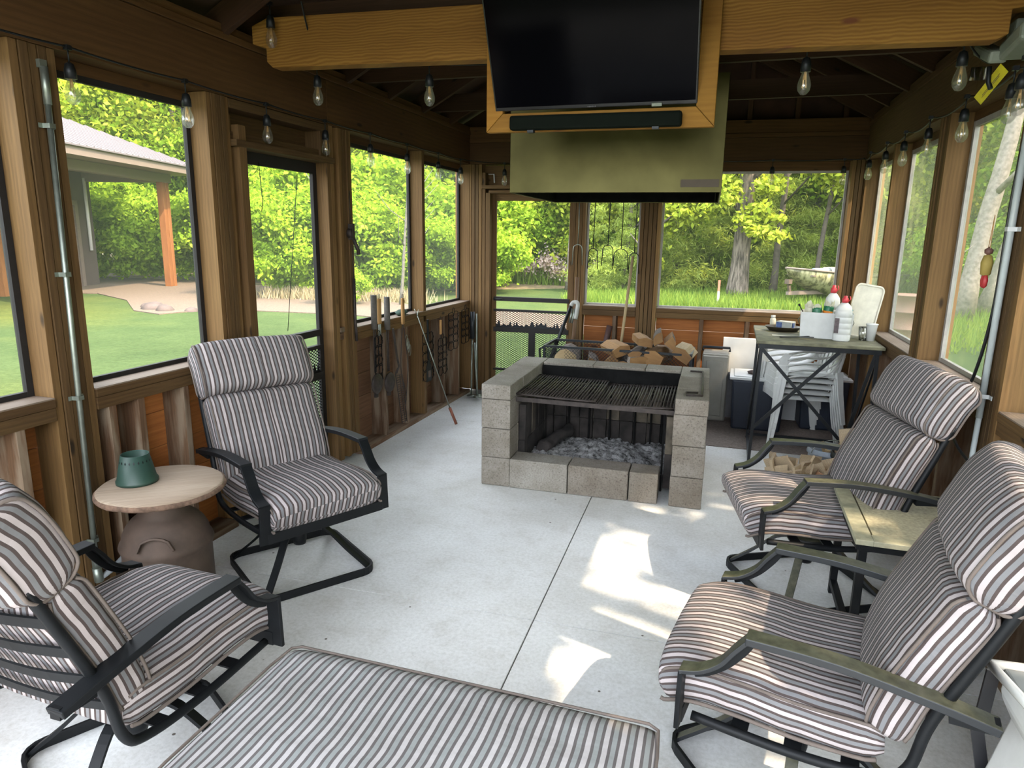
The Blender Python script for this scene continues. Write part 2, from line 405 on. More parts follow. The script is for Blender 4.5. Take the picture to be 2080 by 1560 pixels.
# door-side trim of the left wall
mb = MB(); WL.board(mb, 3.24, 3.275, -D, -.03, .02, 2.30); WL.board(mb, 3.275, 3.335, -D+.02, .018, .02, 2.25); WL.board(mb, 4.16, 4.198, -D, .0, .02, 2.25)
trim = mb.build('door_jamb', m_stud, wall_left, bevel=.002)
mb = MB(); WL.board(mb, 3.24, 4.21, -D, .03, 2.135, 2.17); WL.board(mb, 3.24, 4.20, -D, -.002, 2.33, 2.378); WL.board(mb, 3.24, 4.20, -D-.01, -D+.02, 2.1, 2.38)
WL.board(mb, 4.10, 4.198, -D, -.004, 2.17, 2.33); WL.board(mb, 3.24, 4.12, -D, -.02, 2.17, 2.215)
mb.build('door_head', m_stud, wall_left, bevel=.002)
mb = MB(); WL.board(mb, 4.247, 4.298, -D, .006, .985, 1.02); WL.board(mb, 4.247, 4.298, -D, -.004, .93, .98); WL.board(mb, 4.247, 4.298, -D-.02, -D+.03, .0, .93)
WL.board(mb, 4.247, 4.298, -D-.02, -D+.06, 1.02, 2.38)
mb.build('sill_stub', m_old, wall_left, bevel=.003)
# far wall
gf = [(-2.66, -2.51), (-.896, -.694), (.942, 1.09)]
wall_far = wall('wall_far', WF, gf+[(-1.53, -1.43)], None, -2.70, 1.15, [-1.12, -.27, .16, .56],
     [(-1.43, -.896), (-.694, .942)], 'brown framed timber wall at the far end behind the firewood', hdr_top=2.585)
window(6, WF, -1.43, -.896, .998, 2.30, m_screen, m_alu, 'narrow screened opening behind the hanging roasting forks', .02)
window(7, WF, -.694, .942, .998, 2.30, m_screen, m_alu, 'wide screened opening in the far wall facing the oak', .02)
mb = MB(); WF.board(mb, -2.51, -2.475, -D, -.01, .02, 2.3); WF.board(mb, -2.465, -2.42, -D, .006, .02, 2.10); WF.board(mb, -1.56, -1.53, -D, .0, .02, 2.12)
WF.board(mb, -2.475, -2.465, -D, -D+.02, 0, 2.2)
WF.board(mb, -2.51, -1.53, -D, .01, 2.14, 2.175); WF.board(mb, -2.51, -1.53, -D-.01, -D+.02, 2.1, 2.38); WF.board(mb, -2.44, -1.55, -D, -.01, 2.095, 2.125)
mb.build('door_jamb', m_stud, wall_far, bevel=.002)
# right wall
gr = [(-.62, -.44), (.82, 1.0), (2.0, 2.2), (3.25, 3.506), (4.545, 4.75), (5.86, 5.91), (6.95, 7.10)]
wall_right = wall('wall_right', WR, gr, None, -.62, 7.1, [2.6, 2.95, 3.9, 4.3, 5.1, 5.5, 6.25, 6.6],
     [(-.44, .82), (1.0, 2.0), (2.2, 3.25), (3.506, 4.545), (4.75, 5.86), (5.91, 6.95)], 'brown framed timber wall with screened openings on the right')
for i, (a, b, t) in enumerate([(5.91, 6.95, 'narrow-looking screened opening in the right wall farthest from the camera'), (4.75, 5.86, 'screened opening in the right wall with the barrel outside'),
                               (3.506, 4.545, 'screened opening in the right wall beside the grey conduit'), (2.2, 3.25, 'screened opening at the right edge of the photo'),
                               (1.0, 2.0, 'screened opening in the right wall beside the camera'), (-.44, .82, 'screened opening in the right wall behind the camera')]):
    window(8+i, WR, a, b, .998, 2.33, m_screenR, m_alu, t, .03)

# screen doors
def diamond(mb, o, u, v, w, h, sp, r, ang=.55):
    o, u, v = Vector(o), Vector(u), Vector(v)
    n = u.cross(v).normalized()
    for sg in (1, -1):
        k = sg*ang; c = -abs(k)*w
        b0 = min(0, k*w); c = b0-h if False else None
        cmin = -max(0, k*w); cmax = h-min(0, k*w); c = cmin+sp/2
        while c < cmax:
            x0, x1 = 0, w
            ys = [c, c+k*w]
            def xa(y): return (y-c)/k
            lo, hi = 0., w
            a, b = sorted((xa(0), xa(h))); lo = max(lo, a); hi = min(hi, b)
            if hi-lo > .004:
                A = o+u*lo+v*(c+k*lo); B = o+u*hi+v*(c+k*hi)
                mb.bar(A, B, r*2, r*2, n)
            c += sp
def screen_door(name, w, a, b, z0, z1, label, rail_z, mesh_top, deer_z):
    """dark metal screen door standing at the outer part of the wall"""
    n0, n1 = -.11, -.085; st = .045
    mb = MB(); w.board(mb, a, a+st, n0, n1, z0, z1); w.board(mb, b-st, b, n0, n1, z0, z1); w.board(mb, a+st, b-st, n0, n1, z1-.07, z1); w.board(mb, a+st, b-st, n0, n1, z0, z0+.03)
    r = mb.build(name, m_dkframe if w is WL else m_stud); struct(r, label, 'door')
    def rail(nme, za, zb, th=0): m = MB(); w.board(m, a+st*.5, b-st*.5, n0-th, n1+.004+th, za, zb); return m.build(nme, m_dkframe, r)
    rail('push_bar', rail_z-.022, rail_z+.022, .006); rail('mesh_rail', mesh_top-.012, mesh_top+.012, .003); rail('cutout_rail', deer_z-.05, deer_z, .003); rail('bottom_rail', z0+.23, z0+.25, .003)
    m = MB(); mid = a+st+(b-a-2*st)*.52; w.board(m, mid-.035, mid+.035, n0, n1, z0+.1, deer_z-.03); m.build('mullion', m_dkframe, r)
    m = MB(); rr_ = random.Random(3)      # wildlife silhouette cut-out along the rail
    pts = [(0, 0)]; x = 0
    Lg = b-a-2*st
    while x < Lg:
        pts.append((x, rr_.choice((.014, .03, .05, .02, .068, .038, .026)))); x += rr_.uniform(.008, .02)
    pts += [(Lg, 0)]
    m.prism(pts, w.p(a+st, n0+.01, deer_z-.002), w.d, (0, 0, 1), w.i*.004); m.build('cutout', m_black, r)
    m = MB(); diamond(m, w.p(a+st, n0+.012, z0+.03), w.d, (0, 0, 1), b-a-2*st, mesh_top-z0-.03, .021, .0022); m.build('expanded_mesh', m_black, r)
    m = MB(); P = [w.p(a+st, n0+.004, z0+.02), w.p(b-st, n0+.004, z0+.02), w.p(b-st, n0+.004, z1-.05), w.p(a+st, n0+.004, z1-.05)]
    m.v = [tuple(p) for p in P]; m.face([0, 1, 2, 3], [(0, 0)]*4); m.build('screen', m_screen, r)
    m = MB(); m.tube([w.p(a+.03, n1+.01, rail_z), w.p(a+.03, n1+.045, rail_z), w.p(a+.13, n1+.05, rail_z)], .006); m.build('handle', m_black, r)
    return r
screen_door('door_1', WL, 3.335, 4.16, .02, 2.135, 'dark-framed screen door in the left wall behind the striped chair', 1.0, .90, .72)
screen_door('door_2', WF, -2.42, -1.56, .02, 2.095, 'brown-framed screen door in the far left corner', 1.02, .90, .72)

# floor: separate slabs with saw-cut joints
m_conc, t, p = nm('concrete')
tc = t.nodes.new('ShaderNodeTexCoord'); ob = tc.outputs['Object']
n1 = noise_n(t, 1.1, 6, ob, .6); n2 = noise_n(t, 60, 5, ob, .7); n3 = noise_n(t, 7, 5, ob, .65)
r1 = ramp(t, [(.32, (.54, .535, .51)), (.5, (.64, .645, .64)), (.68, (.71, .725, .73))]); t.links.new(n1.outputs[0], r1.inputs[0])
r2 = ramp(t, [(.3, (.80, .80, .78)), (.6, (1, 1, 1))]); t.links.new(n2.outputs[0], r2.inputs[0])
r3 = ramp(t, [(.30, (.90, .89, .86)), (.5, (1, 1, .985))]); t.links.new(n3.outputs[0], r3.inputs[0])
c = mixc(t, 1, mixc(t, 1, r1.outputs[0], r2.outputs[0], 'MULTIPLY'), r3.outputs[0], 'MULTIPLY')
vo = t.nodes.new('ShaderNodeTexVoronoi'); vo.inputs['Scale'].default_value = 5.5; t.links.new(ob, vo.inputs['Vector'])
vr = ramp(t, [(.028, (1, 1, 1)), (.04, (0, 0, 0))]); t.links.new(vo.outputs['Distance'], vr.inputs[0])
c = mixc(t, vr.outputs[0], c, (.10, .085, .07))
t.links.new(c, p.inputs['Base Color']); p.inputs['Roughness'].default_value = .62; p.inputs['Specular IOR Level'].default_value = .35
bump(t, p, n2.outputs[0], .15, .003)
m_joint = plain('dark_joint_base', (.10, .095, .085), .9)  # dark base showing in the gaps between slabs
SLP = .03
def sl_pt(x, y): return (x-y*SLP*0-.0, y)
base = MB(); base.box((-.77, 3.2, -.09), (4.1, 8.2, .16)); flo = base.build('floor', m_joint); struct(flo, 'pale grey concrete slab floor with saw-cut joints', 'floor')
xs = [(-2.9, -.707), (-.707, 1.3)]; ys = [(-.9, 2.692-2.9), (2.692-2.9, 2.692), (2.692, 5.74), (5.74, 7.4)]
g = .0035; cth, sth = math.cos(.028), math.sin(.028)
for xa, xb in xs:
    for ya, yb in ys:
        m = MB(); P = []
        for (x, y) in ((xa+g, ya+g), (xb-g, ya+g), (xb-g, yb-g), (xa+g, yb-g)):
            dx, dy = x+.707, y-2.692
            X = -.707-.02+dx*cth-dy*sth; Y = 2.671+dx*sth+dy*cth
            P.append((max(-2.78, min(1.24, X)), max(-.8, min(7.2, Y))))
        m.prism(P, (0, 0, -.012), (1, 0, 0), (0, 1, 0), (0, 0, .012)); m.build('slab', m_conc, flo)

# roof
RX, RZ0, SLO = -.77, 2.70, .53
roof = MB()
for sgn in (-1, 1):
    ex = RX+sgn*(1.85+.30); ez = 2.74+.125-.53*.30
    a = Vector((RX, 0, 2.74+.125+SLO*1.85)); e = Vector((ex, 0, ez)); mid = (a+e)/2; L_ = (a-e).length; ang = math.atan2(a.z-e.z, a.x-e.x)
    x = (a-e).normalized(); y = Vector((0, 1, 0)); z = x.cross(y)
    if z.z < 0: z = -z; y = -y
    roof.box((mid.x, 3.35, mid.z)+z*0 if False else (mid.x+z.x*.012, 3.35, mid.z+z.z*.012), (L_, 8.4, .02), Matrix((x, y, z)).transposed())
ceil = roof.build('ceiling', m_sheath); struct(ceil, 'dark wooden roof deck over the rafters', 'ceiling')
yr = 6.90
while yr > -.7:
    for sgn in (-1, 1):
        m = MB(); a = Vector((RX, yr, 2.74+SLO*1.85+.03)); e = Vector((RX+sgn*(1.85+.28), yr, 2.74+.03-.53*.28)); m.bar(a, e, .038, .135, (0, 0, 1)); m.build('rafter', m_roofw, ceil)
    yr -= .61
for yt in (5.93, 4.71, 3.49, 2.27, 1.05):
    m = MB(); m.box((RX+.0, yt, 2.81), (3.98, .038, .14)); m.build('ceiling_joist', m_roofw, ceil)
m = MB(); m.box((RX, 3.2, 2.74+.98+.01), (.038, 8.1, .17)); m.build('ridge_board', m_roofw, ceil)
for x in (-2.0, -1.59, -1.18, -.77, -.37, .04, .45, .85):
    zt = 2.74+SLO*(1.85-abs(x-RX))+.02; m = MB(); WF.board(m, x-.02, x+.02, -.12, -.02, 2.74, zt); m.build('gable_stud', m_roofw, ceil)
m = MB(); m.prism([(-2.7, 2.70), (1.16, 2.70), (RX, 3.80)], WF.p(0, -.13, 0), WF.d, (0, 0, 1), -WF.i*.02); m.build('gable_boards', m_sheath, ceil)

# yellow pine beam carrying the television
def bz(x): return 2.552-.0215*(x+2.5)
mb = MB(); xl, xr = -2.585, 1.03
poly = [(xl+.12, bz(xl)), (xr-.1, bz(xr)), (xr-.06, bz(xr)+.02), (xr-.06, bz(xr)+.11), (xr+.03, bz(xr)+.12), (xr+.03, bz(xr)+.23), (xr-.1, bz(xr)+.25), (xl+.1, bz(xl)+.25), (xl-.0, bz(xl)+.215), (xl-.0, bz(xl)+.125), (xl+.085, bz(xl)+.10), (xl+.085, bz(xl)+.03)]
mb.prism(poly, (0, 3.40, 0), (1, 0, 0), (0, 0, 1), (0, .09, 0))
o = mb.build('ceiling_beam', m_beam, bevel=.004); tag(o, 'thick yellow pine beam with notched ends crossing below the roof', 'beam')
o['kind'] = 'structure'

# ------------------------------------------------------------------ striped swivel chairs
CL, CDK, CM = (.41, .365, .36), (.072, .056, .052), (.175, .175, .18)
m_str = stripes('striped_fabric', .039, CL, CDK, CM)
m_str2 = stripes('striped_bench_fabric', .0425, (.43, .41, .405), (.12, .11, .108), (.26, .275, .27), .6)
m_pipe = plain('piping_fabric', (.115, .092, .078), .9)
m_dust, t, p = nm('pollen_dusted_black')
tc = t.nodes.new('ShaderNodeTexCoord'); ge = t.nodes.new('ShaderNodeNewGeometry'); sx = t.nodes.new('ShaderNodeSeparateXYZ'); t.links.new(ge.outputs['True Normal'], sx.inputs[0])
dn = noise_n(t, 9, 5, tc.outputs['Object']); da = t.nodes.new('ShaderNodeMath'); da.operation = 'MULTIPLY_ADD'; da.inputs[1].default_value = .35; t.links.new(dn.outputs[0], da.inputs[0]); t.links.new(sx.outputs[2], da.inputs[2])
dr = ramp(t, [(.62, (0, 0, 0)), (.98, (1, 1, 1))]); t.links.new(da.outputs[0], dr.inputs[0])
dd_ = noise_n(t, 40, 4, tc.outputs['Object']); d2 = ramp(t, [(.3, (.040, .041, .024)), (.7, (.095, .093, .058))]); t.links.new(dd_.outputs[0], d2.inputs[0])
t.links.new(mixc(t, dr.outputs[0], (.012, .014, .016), d2.outputs[0]), p.inputs['Base Color']); p.inputs['Roughness'].default_value = .5
def sgnp(v, e): return math.copysign(abs(v)**e, v)
def cushion(mb, path, th, wd, K=44, ey=.30, eh=.55, crown=.0, seed=0., wr=.006):
    """soft box swept along path [(x,z)] in the xz plane; width along y; returns list of edge loops"""
    N = len(path); b = len(mb.v); L = 0; loops = ([], [])
    for i, (x, z) in enumerate(path):
        p0 = path[max(i-1, 0)]; p1 = path[min(i+1, N-1)]
        t = Vector((p1[0]-p0[0], 0, p1[1]-p0[1])).normalized(); n = Vector((-t.z, 0, t.x))
        if i: L += math.hypot(x-path[i-1][0], z-path[i-1][1])
        per = 0; prev = None
        for k in range(K+1):
            a = -PI/2+2*PI*k/K
            y = wd[i]/2*sgnp(math.cos(a), ey); h = th[i]/2*sgnp(math.sin(a), eh)
            h *= 1+crown*(1-(2*y/max(wd[i], .01))**2)
            q = Vector((x, 0, z))+n*h+Vector((0, y, 0))
            q += noise.noise_vector(Vector((q.x*4+seed, q.y*5, q.z*4)))*wr+noise.noise_vector(Vector((q.x*17+seed, q.y*12, q.z*17)))*wr*.35
            if prev is not None: per += (q-prev).length
            prev = q; mb.v.append(tuple(q))
            if not hasattr(cushion, 'tmp'): cushion.tmp = {}
            cushion.tmp[(i, k)] = (per, L)
        loops[0].append(Vector((x, 0, z))+n*th[i]*.40+Vector((0, wd[i]/2*.985, 0))); loops[1].append(Vector((x, 0, z))+n*th[i]*.40-Vector((0, wd[i]/2*.985, 0)))
    # keep the stripes centred: shift u per ring so that the middle of the top is constant
    for i in range(N-1):
        for k in range(K):
            u = []
            for (a, c) in ((i, k), (i, k+1), (i+1, k+1), (i+1, k)):
                per = cushion.tmp[(N//2, c)][0]; l = cushion.tmp[(a, c)][1]; mid = cushion.tmp[(N//2, K//2)][0]
                u.append((per-mid+5, l))
            mb.face([b+i*(K+1)+k, b+i*(K+1)+k+1, b+(i+1)*(K+1)+k+1, b+(i+1)*(K+1)+k][::-1], u[::-1], True)
    for i, rev in ((0, False), (N-1, True)):
        idx = [b+i*(K+1)+k for k in range(K)]; uv = [(mb.v[j][1]+5, mb.v[j][2]) for j in idx]
        mb.face(idx if not rev else idx[::-1], uv if not rev else uv[::-1], True)
    return loops
def ends(n, lo=.35, m=4):
    """end rounding factors"""
    f = [1.0]*n
    for i in range(m):
        a = (i+.4)/m; q = lo+(1-lo)*math.sin(a*PI/2)
        f[i] = min(f[i], q); f[n-1-i] = min(f[n-1-i], q)
    return f
def bez(p, n=10):
    """Catmull-Rom through 2D/3D points"""
    P = [Vector(q) for q in p]; out = []
    for i in range(len(P)-1):
        a, b, c, d = P[max(i-1, 0)], P[i], P[i+1], P[min(i+2, len(P)-1)]
        for k in range(n):
            t = k/n; out.append(.5*((2*b)+(c-a)*t+(2*a-5*b+4*c-d)*t*t+(3*b-a-3*c+d)*t**3))
    out.append(P[-1]); return out
def dense(path, n):
    q = bez([(x, z) for x, z in path], max(2, n//(len(path)-1))); return [(v[0], v[1]) for v in q]
def build_chair(label, m_top, group=None, seed=0.):
    root = thing('swivel_chair', label, 'chair', group='striped swivel chairs around the fire pit')
    W_ = .565
    # seat
    mb = MB(); pa = dense([(-.25, .445), (-.05, .44), (.12, .452), (.25, .450), (.336, .422)], 28); n = len(pa); f = ends(n, .5, 3)
    th = [.148*q for q in f]; th[-1] *= .72; wd = [W_*(.94+.06*min(1, q*1.2)) for q in f]
    cushion(mb, pa, th, wd, crown=.10, seed=seed)
    s = mb.build('seat_cushion', m_str, root)
    for side in (-1, 1):
        m = MB(); m.tube([(x, side*wd[i]/2*.99, z+th[i]*.34) for i, (x, z) in enumerate(pa)][1:-1], .0048, 6); m.build('piping', m_pipe, s)
        m = MB(); m.tube([(x, side*wd[i]/2*.99, z-th[i]*.36) for i, (x, z) in enumerate(pa)][1:-1], .006, 6); m.build('piping', m_pipe, s)
    # lower back
    mb = MB(); pa = dense([(-.205, .465), (-.245, .60), (-.305, .74), (-.365, .868)], 28); n = len(pa); f = ends(n, .42, 4)
    f[0] = .8; f[1] = .9; f[2] = .95
    th = [-.135*q for q in f]; wd = [W_*(.93+.07*min(1, q*1.15)) for q in f]
    cushion(mb, pa, [-q for q in th], wd, crown=.12, seed=seed+5)
    s = mb.build('back_cushion', m_str, root)
    for side in (-1, 1):
        for o_ in (.062, -.058):
            pts = []
            for i, (x, z) in enumerate(pa):
                p0 = pa[max(i-1, 0)]; p1 = pa[min(i+1, n-1)]; t_ = Vector((p1[0]-p0[0], 0, p1[1]-p0[1])).normalized(); nn = Vector((t_.z, 0, -t_.x))
                pts.append(Vector((x, side*wd[i]/2*.985, z))+nn*o_*.85*f[i])
            m = MB(); m.tube(pts[1:-1], .0048, 6); m.build('piping', m_pipe, s)
    # head roll
    mb = MB(); pa = dense([(-.372, .868), (-.405, .95), (-.445, 1.03), (-.50, 1.095)], 26); n = len(pa); f = ends(n, .38, 5)
    th = [.195*q for q in f]; wd = [(W_+.02)*(.95+.05*min(1, q*1.1)) for q in f]
    cushion(mb, pa, th, wd, crown=.16, seed=seed+9)
    s = mb.build('head_cushion', m_str, root)
    for side in (-1, 1):
        pts = []
        for i, (x, z) in enumerate(pa):
            p0 = pa[max(i-1, 0)]; p1 = pa[min(i+1, n-1)]; t_ = Vector((p1[0]-p0[0], 0, p1[1]-p0[1])).normalized(); nn = Vector((t_.z, 0, -t_.x))
            pts.append((Vector((x, side*wd[i]/2*.985, z))+nn*.085*.8*f[i], Vector((x, side*wd[i]/2*.985, z))-nn*.085*.8*f[i]))
        loop = [p[0] for p in pts]+[p[1] for p in reversed(pts)]
        m = MB(); m.tube(loop, .0048, 6, closed=True); m.build('piping', m_pipe, s)
    # arms: flat bar, concave front bracket, front post
    for side in (-1, 1):
        y = side*.305
        m = MB(); m.strip(bez([(-.43, y*.97, .585), (-.30, y, .615), (-.08, y, .645), (.14, y, .648)], 6), .056, .022, (0, 1, 0)); a = m.build('arm', m_top, root, bevel=.003)
        m = MB(); m.strip(bez([(.132, y, .648), (.165, y, .605), (.20, y, .555), (.25, y, .518), (.306, y, .502)], 5), [.052]*20+[.055], .012, (0, 1, 0)); m.build('arm_bracket', m_top, root, bevel=.002)
        m = MB(); m.strip([(.302, y, .503), (.303, y, .42), (.302, y, .325)], [.052, .056, .064], .014, (0, 1, 0)); m.strip(bez([(.27, y, .50), (.235, y, .515), (.19, y, .55), (.15, y, .60), (.13, y, .635)], 4), .008, .03, (0, 1, 0))
        m.build('front_post', m_blackp, root, bevel=.002)
        m = MB(); m.tube(bez([(.27, y*.95, .35), (.0, y*.95, .335), (-.20, y*.95, .35), (-.265, y*.95, .40), (-.30, y*.94, .55), (-.40, y*.92, .80), (-.44, y*.9, .90)], 6), .014, 8); m.build('side_rail', m_blackp, root)
        m = MB(); m.bar((-.33, y*.95, .58), (-.43, y*.97, .585), .03, .03); m.build('arm_joint', m_blackp, root)
    m = MB(); m.box((.302, 0, .347), (.018, .60, .05)); m.build('front_rail', m_blackp, root, bevel=.003)
    for z in (.50, .60, .70, .80, .90):
        x = -.285-(z-.50)*.40; m = MB(); m.strip(bez([(x, -.285, z), (x-.03, -.12, z), (x-.03, .12, z), (x, .285, z)], 4), .035, .006, (-.35, 0, 1)); m.build('back_strap', m_blackp, root)
    for x in (-.14, .0, .14):
        m = MB(); m.box((x, 0, .345), (.045, .58, .006)); m.build('seat_strap', m_blackp, root)
    # swivel mechanism and base ring
    m = MB(); m.lathe([(.0, .245), (.075, .245), (.10, .262), (.10, .276), (.06, .285), (.05, .335), (0, .335)], 24); m.box((0, 0, .325), (.30, .09, .03)); m.build('swivel_plate', m_dust, root)
    m = MB(); m.lathe([(.0, .13), (.03, .13), (.034, .15), (.032, .25), (0, .25)], 16); m.build('swivel_post', m_blackp, root)
    h = .285; r_ = .07; pts = []
    for cx, cy, a0 in ((1, 1, 0), (-1, 1, 90), (-1, -1, 180), (1, -1, 270)):
        for k in range(5):
            a = math.radians(a0+k*22.5); pts.append((cx*(h-r_)+r_*math.cos(a), cy*(h-r_)+r_*math.sin(a), .022))
    m = MB(); m.strip(pts+pts[:1], .038, .012, (0, 0, 1)); m.build('base_ring', m_blackp, root, bevel=.002)
    for cx, cy in ((1, 1), (-1, 1), (-1, -1), (1, -1)):
        pp = bez([(cx*.04, cy*.04, .25), (cx*.10, cy*.10, .225), (cx*.18, cy*.18, .12), (cx*.25, cy*.25, .035), (cx*(h-.03), cy*(h-.03), .022)], 5)
        m = MB(); m.strip(pp, .034, .012, (cx, -cy, 0)); m.build('base_leg', m_top, root, bevel=.002)
    return root
chA = build_chair('striped swivel chair beside the milk can table, facing the fire pit', m_blackp)
chA.location = (-2.0, 2.765, 0); chA.rotation_euler = (0, 0, math.radians(-28))
chB = dup(chA, (-1.69, 1.445, 0), math.radians(87), 'striped swivel chair seen from behind at the lower left, grey light on its arms')
chC = build_chair('striped swivel chair beside the bar table with sun on its seat edge', m_dust, seed=3.)
chC.location = (.455, 3.42, 0); chC.rotation_euler = (0, 0, math.radians(191))
chD = dup(chC, (.304, 2.03, 0), math.radians(170), 'striped swivel chair nearest the camera on the right, pollen-dusted arms')
for ch_ in (chC, chD):
    for o in bpy.data.objects:
        if o.parent == ch_ and o.name.startswith('seat_cushion'): o.location = (.035, 0, -.012)
# base rings stay square to the room: turn each base back
def turn_base(ch, deg):
    for o in bpy.data.objects:
        if o.parent == ch and o.name.startswith(('base_ring', 'base_leg')): o.rotation_euler = (0, 0, math.radians(deg)-ch.rotation_euler.z)
turn_base(chA, -35); turn_base(chB, 60); turn_base(chC, 28); turn_base(chD, 35)

# striped bench in the foreground
bn = thing('padded_bench', 'wide striped padded bench in the foreground', 'bench', (-.645, 1.295, 0))
mb = MB(); n = 24
pa = [(-.31+.62*i/(n-1), .395) for i in range(n)]; f = ends(n, .55, 3)
cushion(mb, pa, [.105*q for q in f], [1.13*(.985+.015*q) for q in f], K=72, ey=.12, eh=.5, crown=.12, seed=2, wr=.007)
mb.xform(Matrix.Rotation(PI/2, 4, 'Z')); s = mb.build('cushion', m_str2, bn)
for z in (.434, .358):
    m = MB(); m.tube([(-.555, -.29, z), (-.563, -.2, z), (-.563, .2, z), (-.556, .295, z), (-.53, .312, z), (.53, .312, z), (.556, .295, z), (.563, .2, z), (.563, -.2, z), (.555, -.29, z)], .0042, 6); m.build('piping', m_pipe, s)
m = MB(); m.box((0, .27, .325), (1.08, .03, .04)); m.box((0, -.27, .325), (1.08, .03, .04)); m.box((.525, 0, .325), (.03, .54, .04)); m.box((-.525, 0, .325), (.03, .54, .04)); m.build('frame', m_blackp, bn, bevel=.003)
for sx in (-1, 1):
    for sy in (-1, 1):
        m = MB(); m.strip(bez([(sx*.50, sy*.25, .31), (sx*.50, sy*.25, .15), (sx*.52, sy*.27, .0)], 4), .035, .02, (0, 1, 0)); m.build('leg', m_blackp, bn, bevel=.002)

# ------------------------------------------------------------------ block fire pit
m_blk, t, p = nm('concrete_block')
tc = t.nodes.new('ShaderNodeTexCoord'); oi = t.nodes.new('ShaderNodeObjectInfo'); ob = tc.outputs['Object']
n1 = noise_n(t, 90, 5, ob, .75); n2 = noise_n(t, 5, 4, ob)
r = ramp(t, [(.33, (.085, .075, .062)), (.43, (.21, .195, .17)), (.75, (.30, .285, .26))]); t.links.new(n1.outputs[0], r.inputs[0])
r2 = ramp(t, [(.3, (.70, .66, .60)), (.7, (1.05, 1.05, 1.05))]); t.links.new(n2.outputs[0], r2.inputs[0])
r3 = ramp(t, [(0, (.80, .74, .68)), (1, (1.12, 1.12, 1.1))]); t.links.new(oi.outputs['Random'], r3.inputs[0])
t.links.new(mixc(t, 1, mixc(t, 1, r.outputs[0], r2.outputs[0], 'MULTIPLY'), r3.outputs[0], 'MULTIPLY'), p.inputs['Base Color'])
p.inputs['Roughness'].default_value = .95; bump(t, p, n1.outputs[0], .5, .004)
m_soot = plain('sooty_firebrick', (.022, .018, .016), .95, var=.8, sc=9, bmp=.3)
m_char = plain('flat_soot', (.006, .006, .006), .9, 0, .4, spec=.1)
m_brick2 = plain('pale_firebrick', (.075, .062, .045), .95, var=.6, sc=12, bmp=.3)
m_iron = plain('rusty_grate_iron', (.035, .026, .022), .6, .3, .5, 30)
fp = thing('fire_pit', 'grey concrete block fire pit in the middle of the floor', 'fire pit', (-1.541, 4.19, 0), .03)
FWd, FD = 1.47, 1.13
def blk(x0, x1, y0, y1, z0, z1, m=m_blk, name='block', bv=.006):
    q = MB(); j = R3.uniform(-.004, .004); k = R3.uniform(-.003, .003)
    q.box(((x0+x1)/2+k, (y0+y1)/2+j, (z0+z1)/2), (x1-x0-.003, y1-y0-.004, z1-z0-.003)); return q.build(name, m, fp, bevel=bv)
for c in range(4):
    z0, z1 = (c*.203, c*.203+.203) if c < 3 else (.609, .712)
    ysl = [0, .4, .8, FD] if c % 2 == 0 else [0, .2, .6, FD]
    if c == 3: ysl = [0, .33, .74, FD]
    for a, b in zip(ysl, ysl[1:]):
        blk(0, .205, a, b, z0, z1); blk(FWd-.205, FWd, a, b, z0, z1)
    for a, b in (((.205, .6), (.6, 1.0), (1.0, FWd-.205)) if c % 2 else ((.205, .45), (.45, .85), (.85, FWd-.205))): blk(a, b, FD-.2, FD, z0, z1)
for a, b in ((.207, .605), (.607, 1.005), (1.01, 1.195)): blk(a, b, .0, .19, 0, .205)
# liner bricks
x = .21
while x < FWd-.25:
    w_ = .10; blk(x, x+w_, FD-.255, FD-.203, .05, .30, m_soot, 'firebrick', .003); blk(x, x+w_, FD-.255, FD-.203, .30, .56, m_brick2 if R3.random() < .3 else m_soot, 'firebrick', .003); x += w_+.004
for sx in (.208, FWd-.258):
    y = .2
    while y < FD-.27:
        blk(sx, sx+.05, y, y+.095, .04, .28, m_soot, 'firebrick', .003); blk(sx, sx+.05, y, y+.095, .28, .54, m_brick2 if R3.random() < .2 else m_soot, 'firebrick', .003); y += .1
for x in (.44, .60, .76, .95, 1.07, 1.15):
    q = MB(); q.bar((x, FD-.29, .08), (x, FD-.275, .60), .014, .014); q.build('steel_upright', m_char, fp)
q = MB(); q.bar((1.20, .21, .02), (1.20, .21, .60), .02, .012); q.build('steel_upright', m_char, fp)
# ash bed
m_ash, t, p = nm('ash'); tc = t.nodes.new('ShaderNodeTexCoord'); n1 = noise_n(t, 22, 8, tc.outputs['Object'], .8)
r = ramp(t, [(.40, (.02, .019, .018)), (.47, (.20, .198, .195)), (.60, (.44, .435, .43))]); t.links.new(n1.outputs[0], r.inputs[0]); t.links.new(r.outputs[0], p.inputs['Base Color']); p.inputs['Roughness'].default_value = 1; bump(t, p, n1.outputs[0], .8, .02)
q = MB(); nx, ny = 70, 50
for j in range(ny+1):
    for i in range(nx+1):
        x = .255+(FWd-.51)*i/nx; y = .185+(FD-.45)*j/ny
        z = .125+.06*math.exp(-((x-.75)/.3)**2-((y-.6)/.25)**2)+.045*noise.noise(Vector((x*5, y*5, 0)))+.022*noise.noise(Vector((x*28, y*28, 3)))
        q.v.append((x, y, z))
for j in range(ny):
    for i in range(nx):
        a = j*(nx+1)+i; q.face([a, a+1, a+nx+2, a+nx+1], [(0, 0)]*4, True)
o = q.build('ash', m_ash); o.location = fp.location; o.rotation_euler = fp.rotation_euler; tag(o, 'pale grey ash bed inside the block fire pit', 'ash', kind='stuff')
lg = MB(); lg.tube(bez([(.33, .42, .17), (.38, .60, .19), (.47, .80, .23)], 5), [.045, .055, .06, .055, .05, .052, .056, .05, .052, .05, .035], 14); lg.jitter(.035, 9); lg.jitter(.012, 40)
o = lg.build('burnt_log', m_soot); o.location = fp.location; o.rotation_euler = fp.rotation_euler; tag(o, 'charred log lying in the ash at the left of the fire pit', 'log')
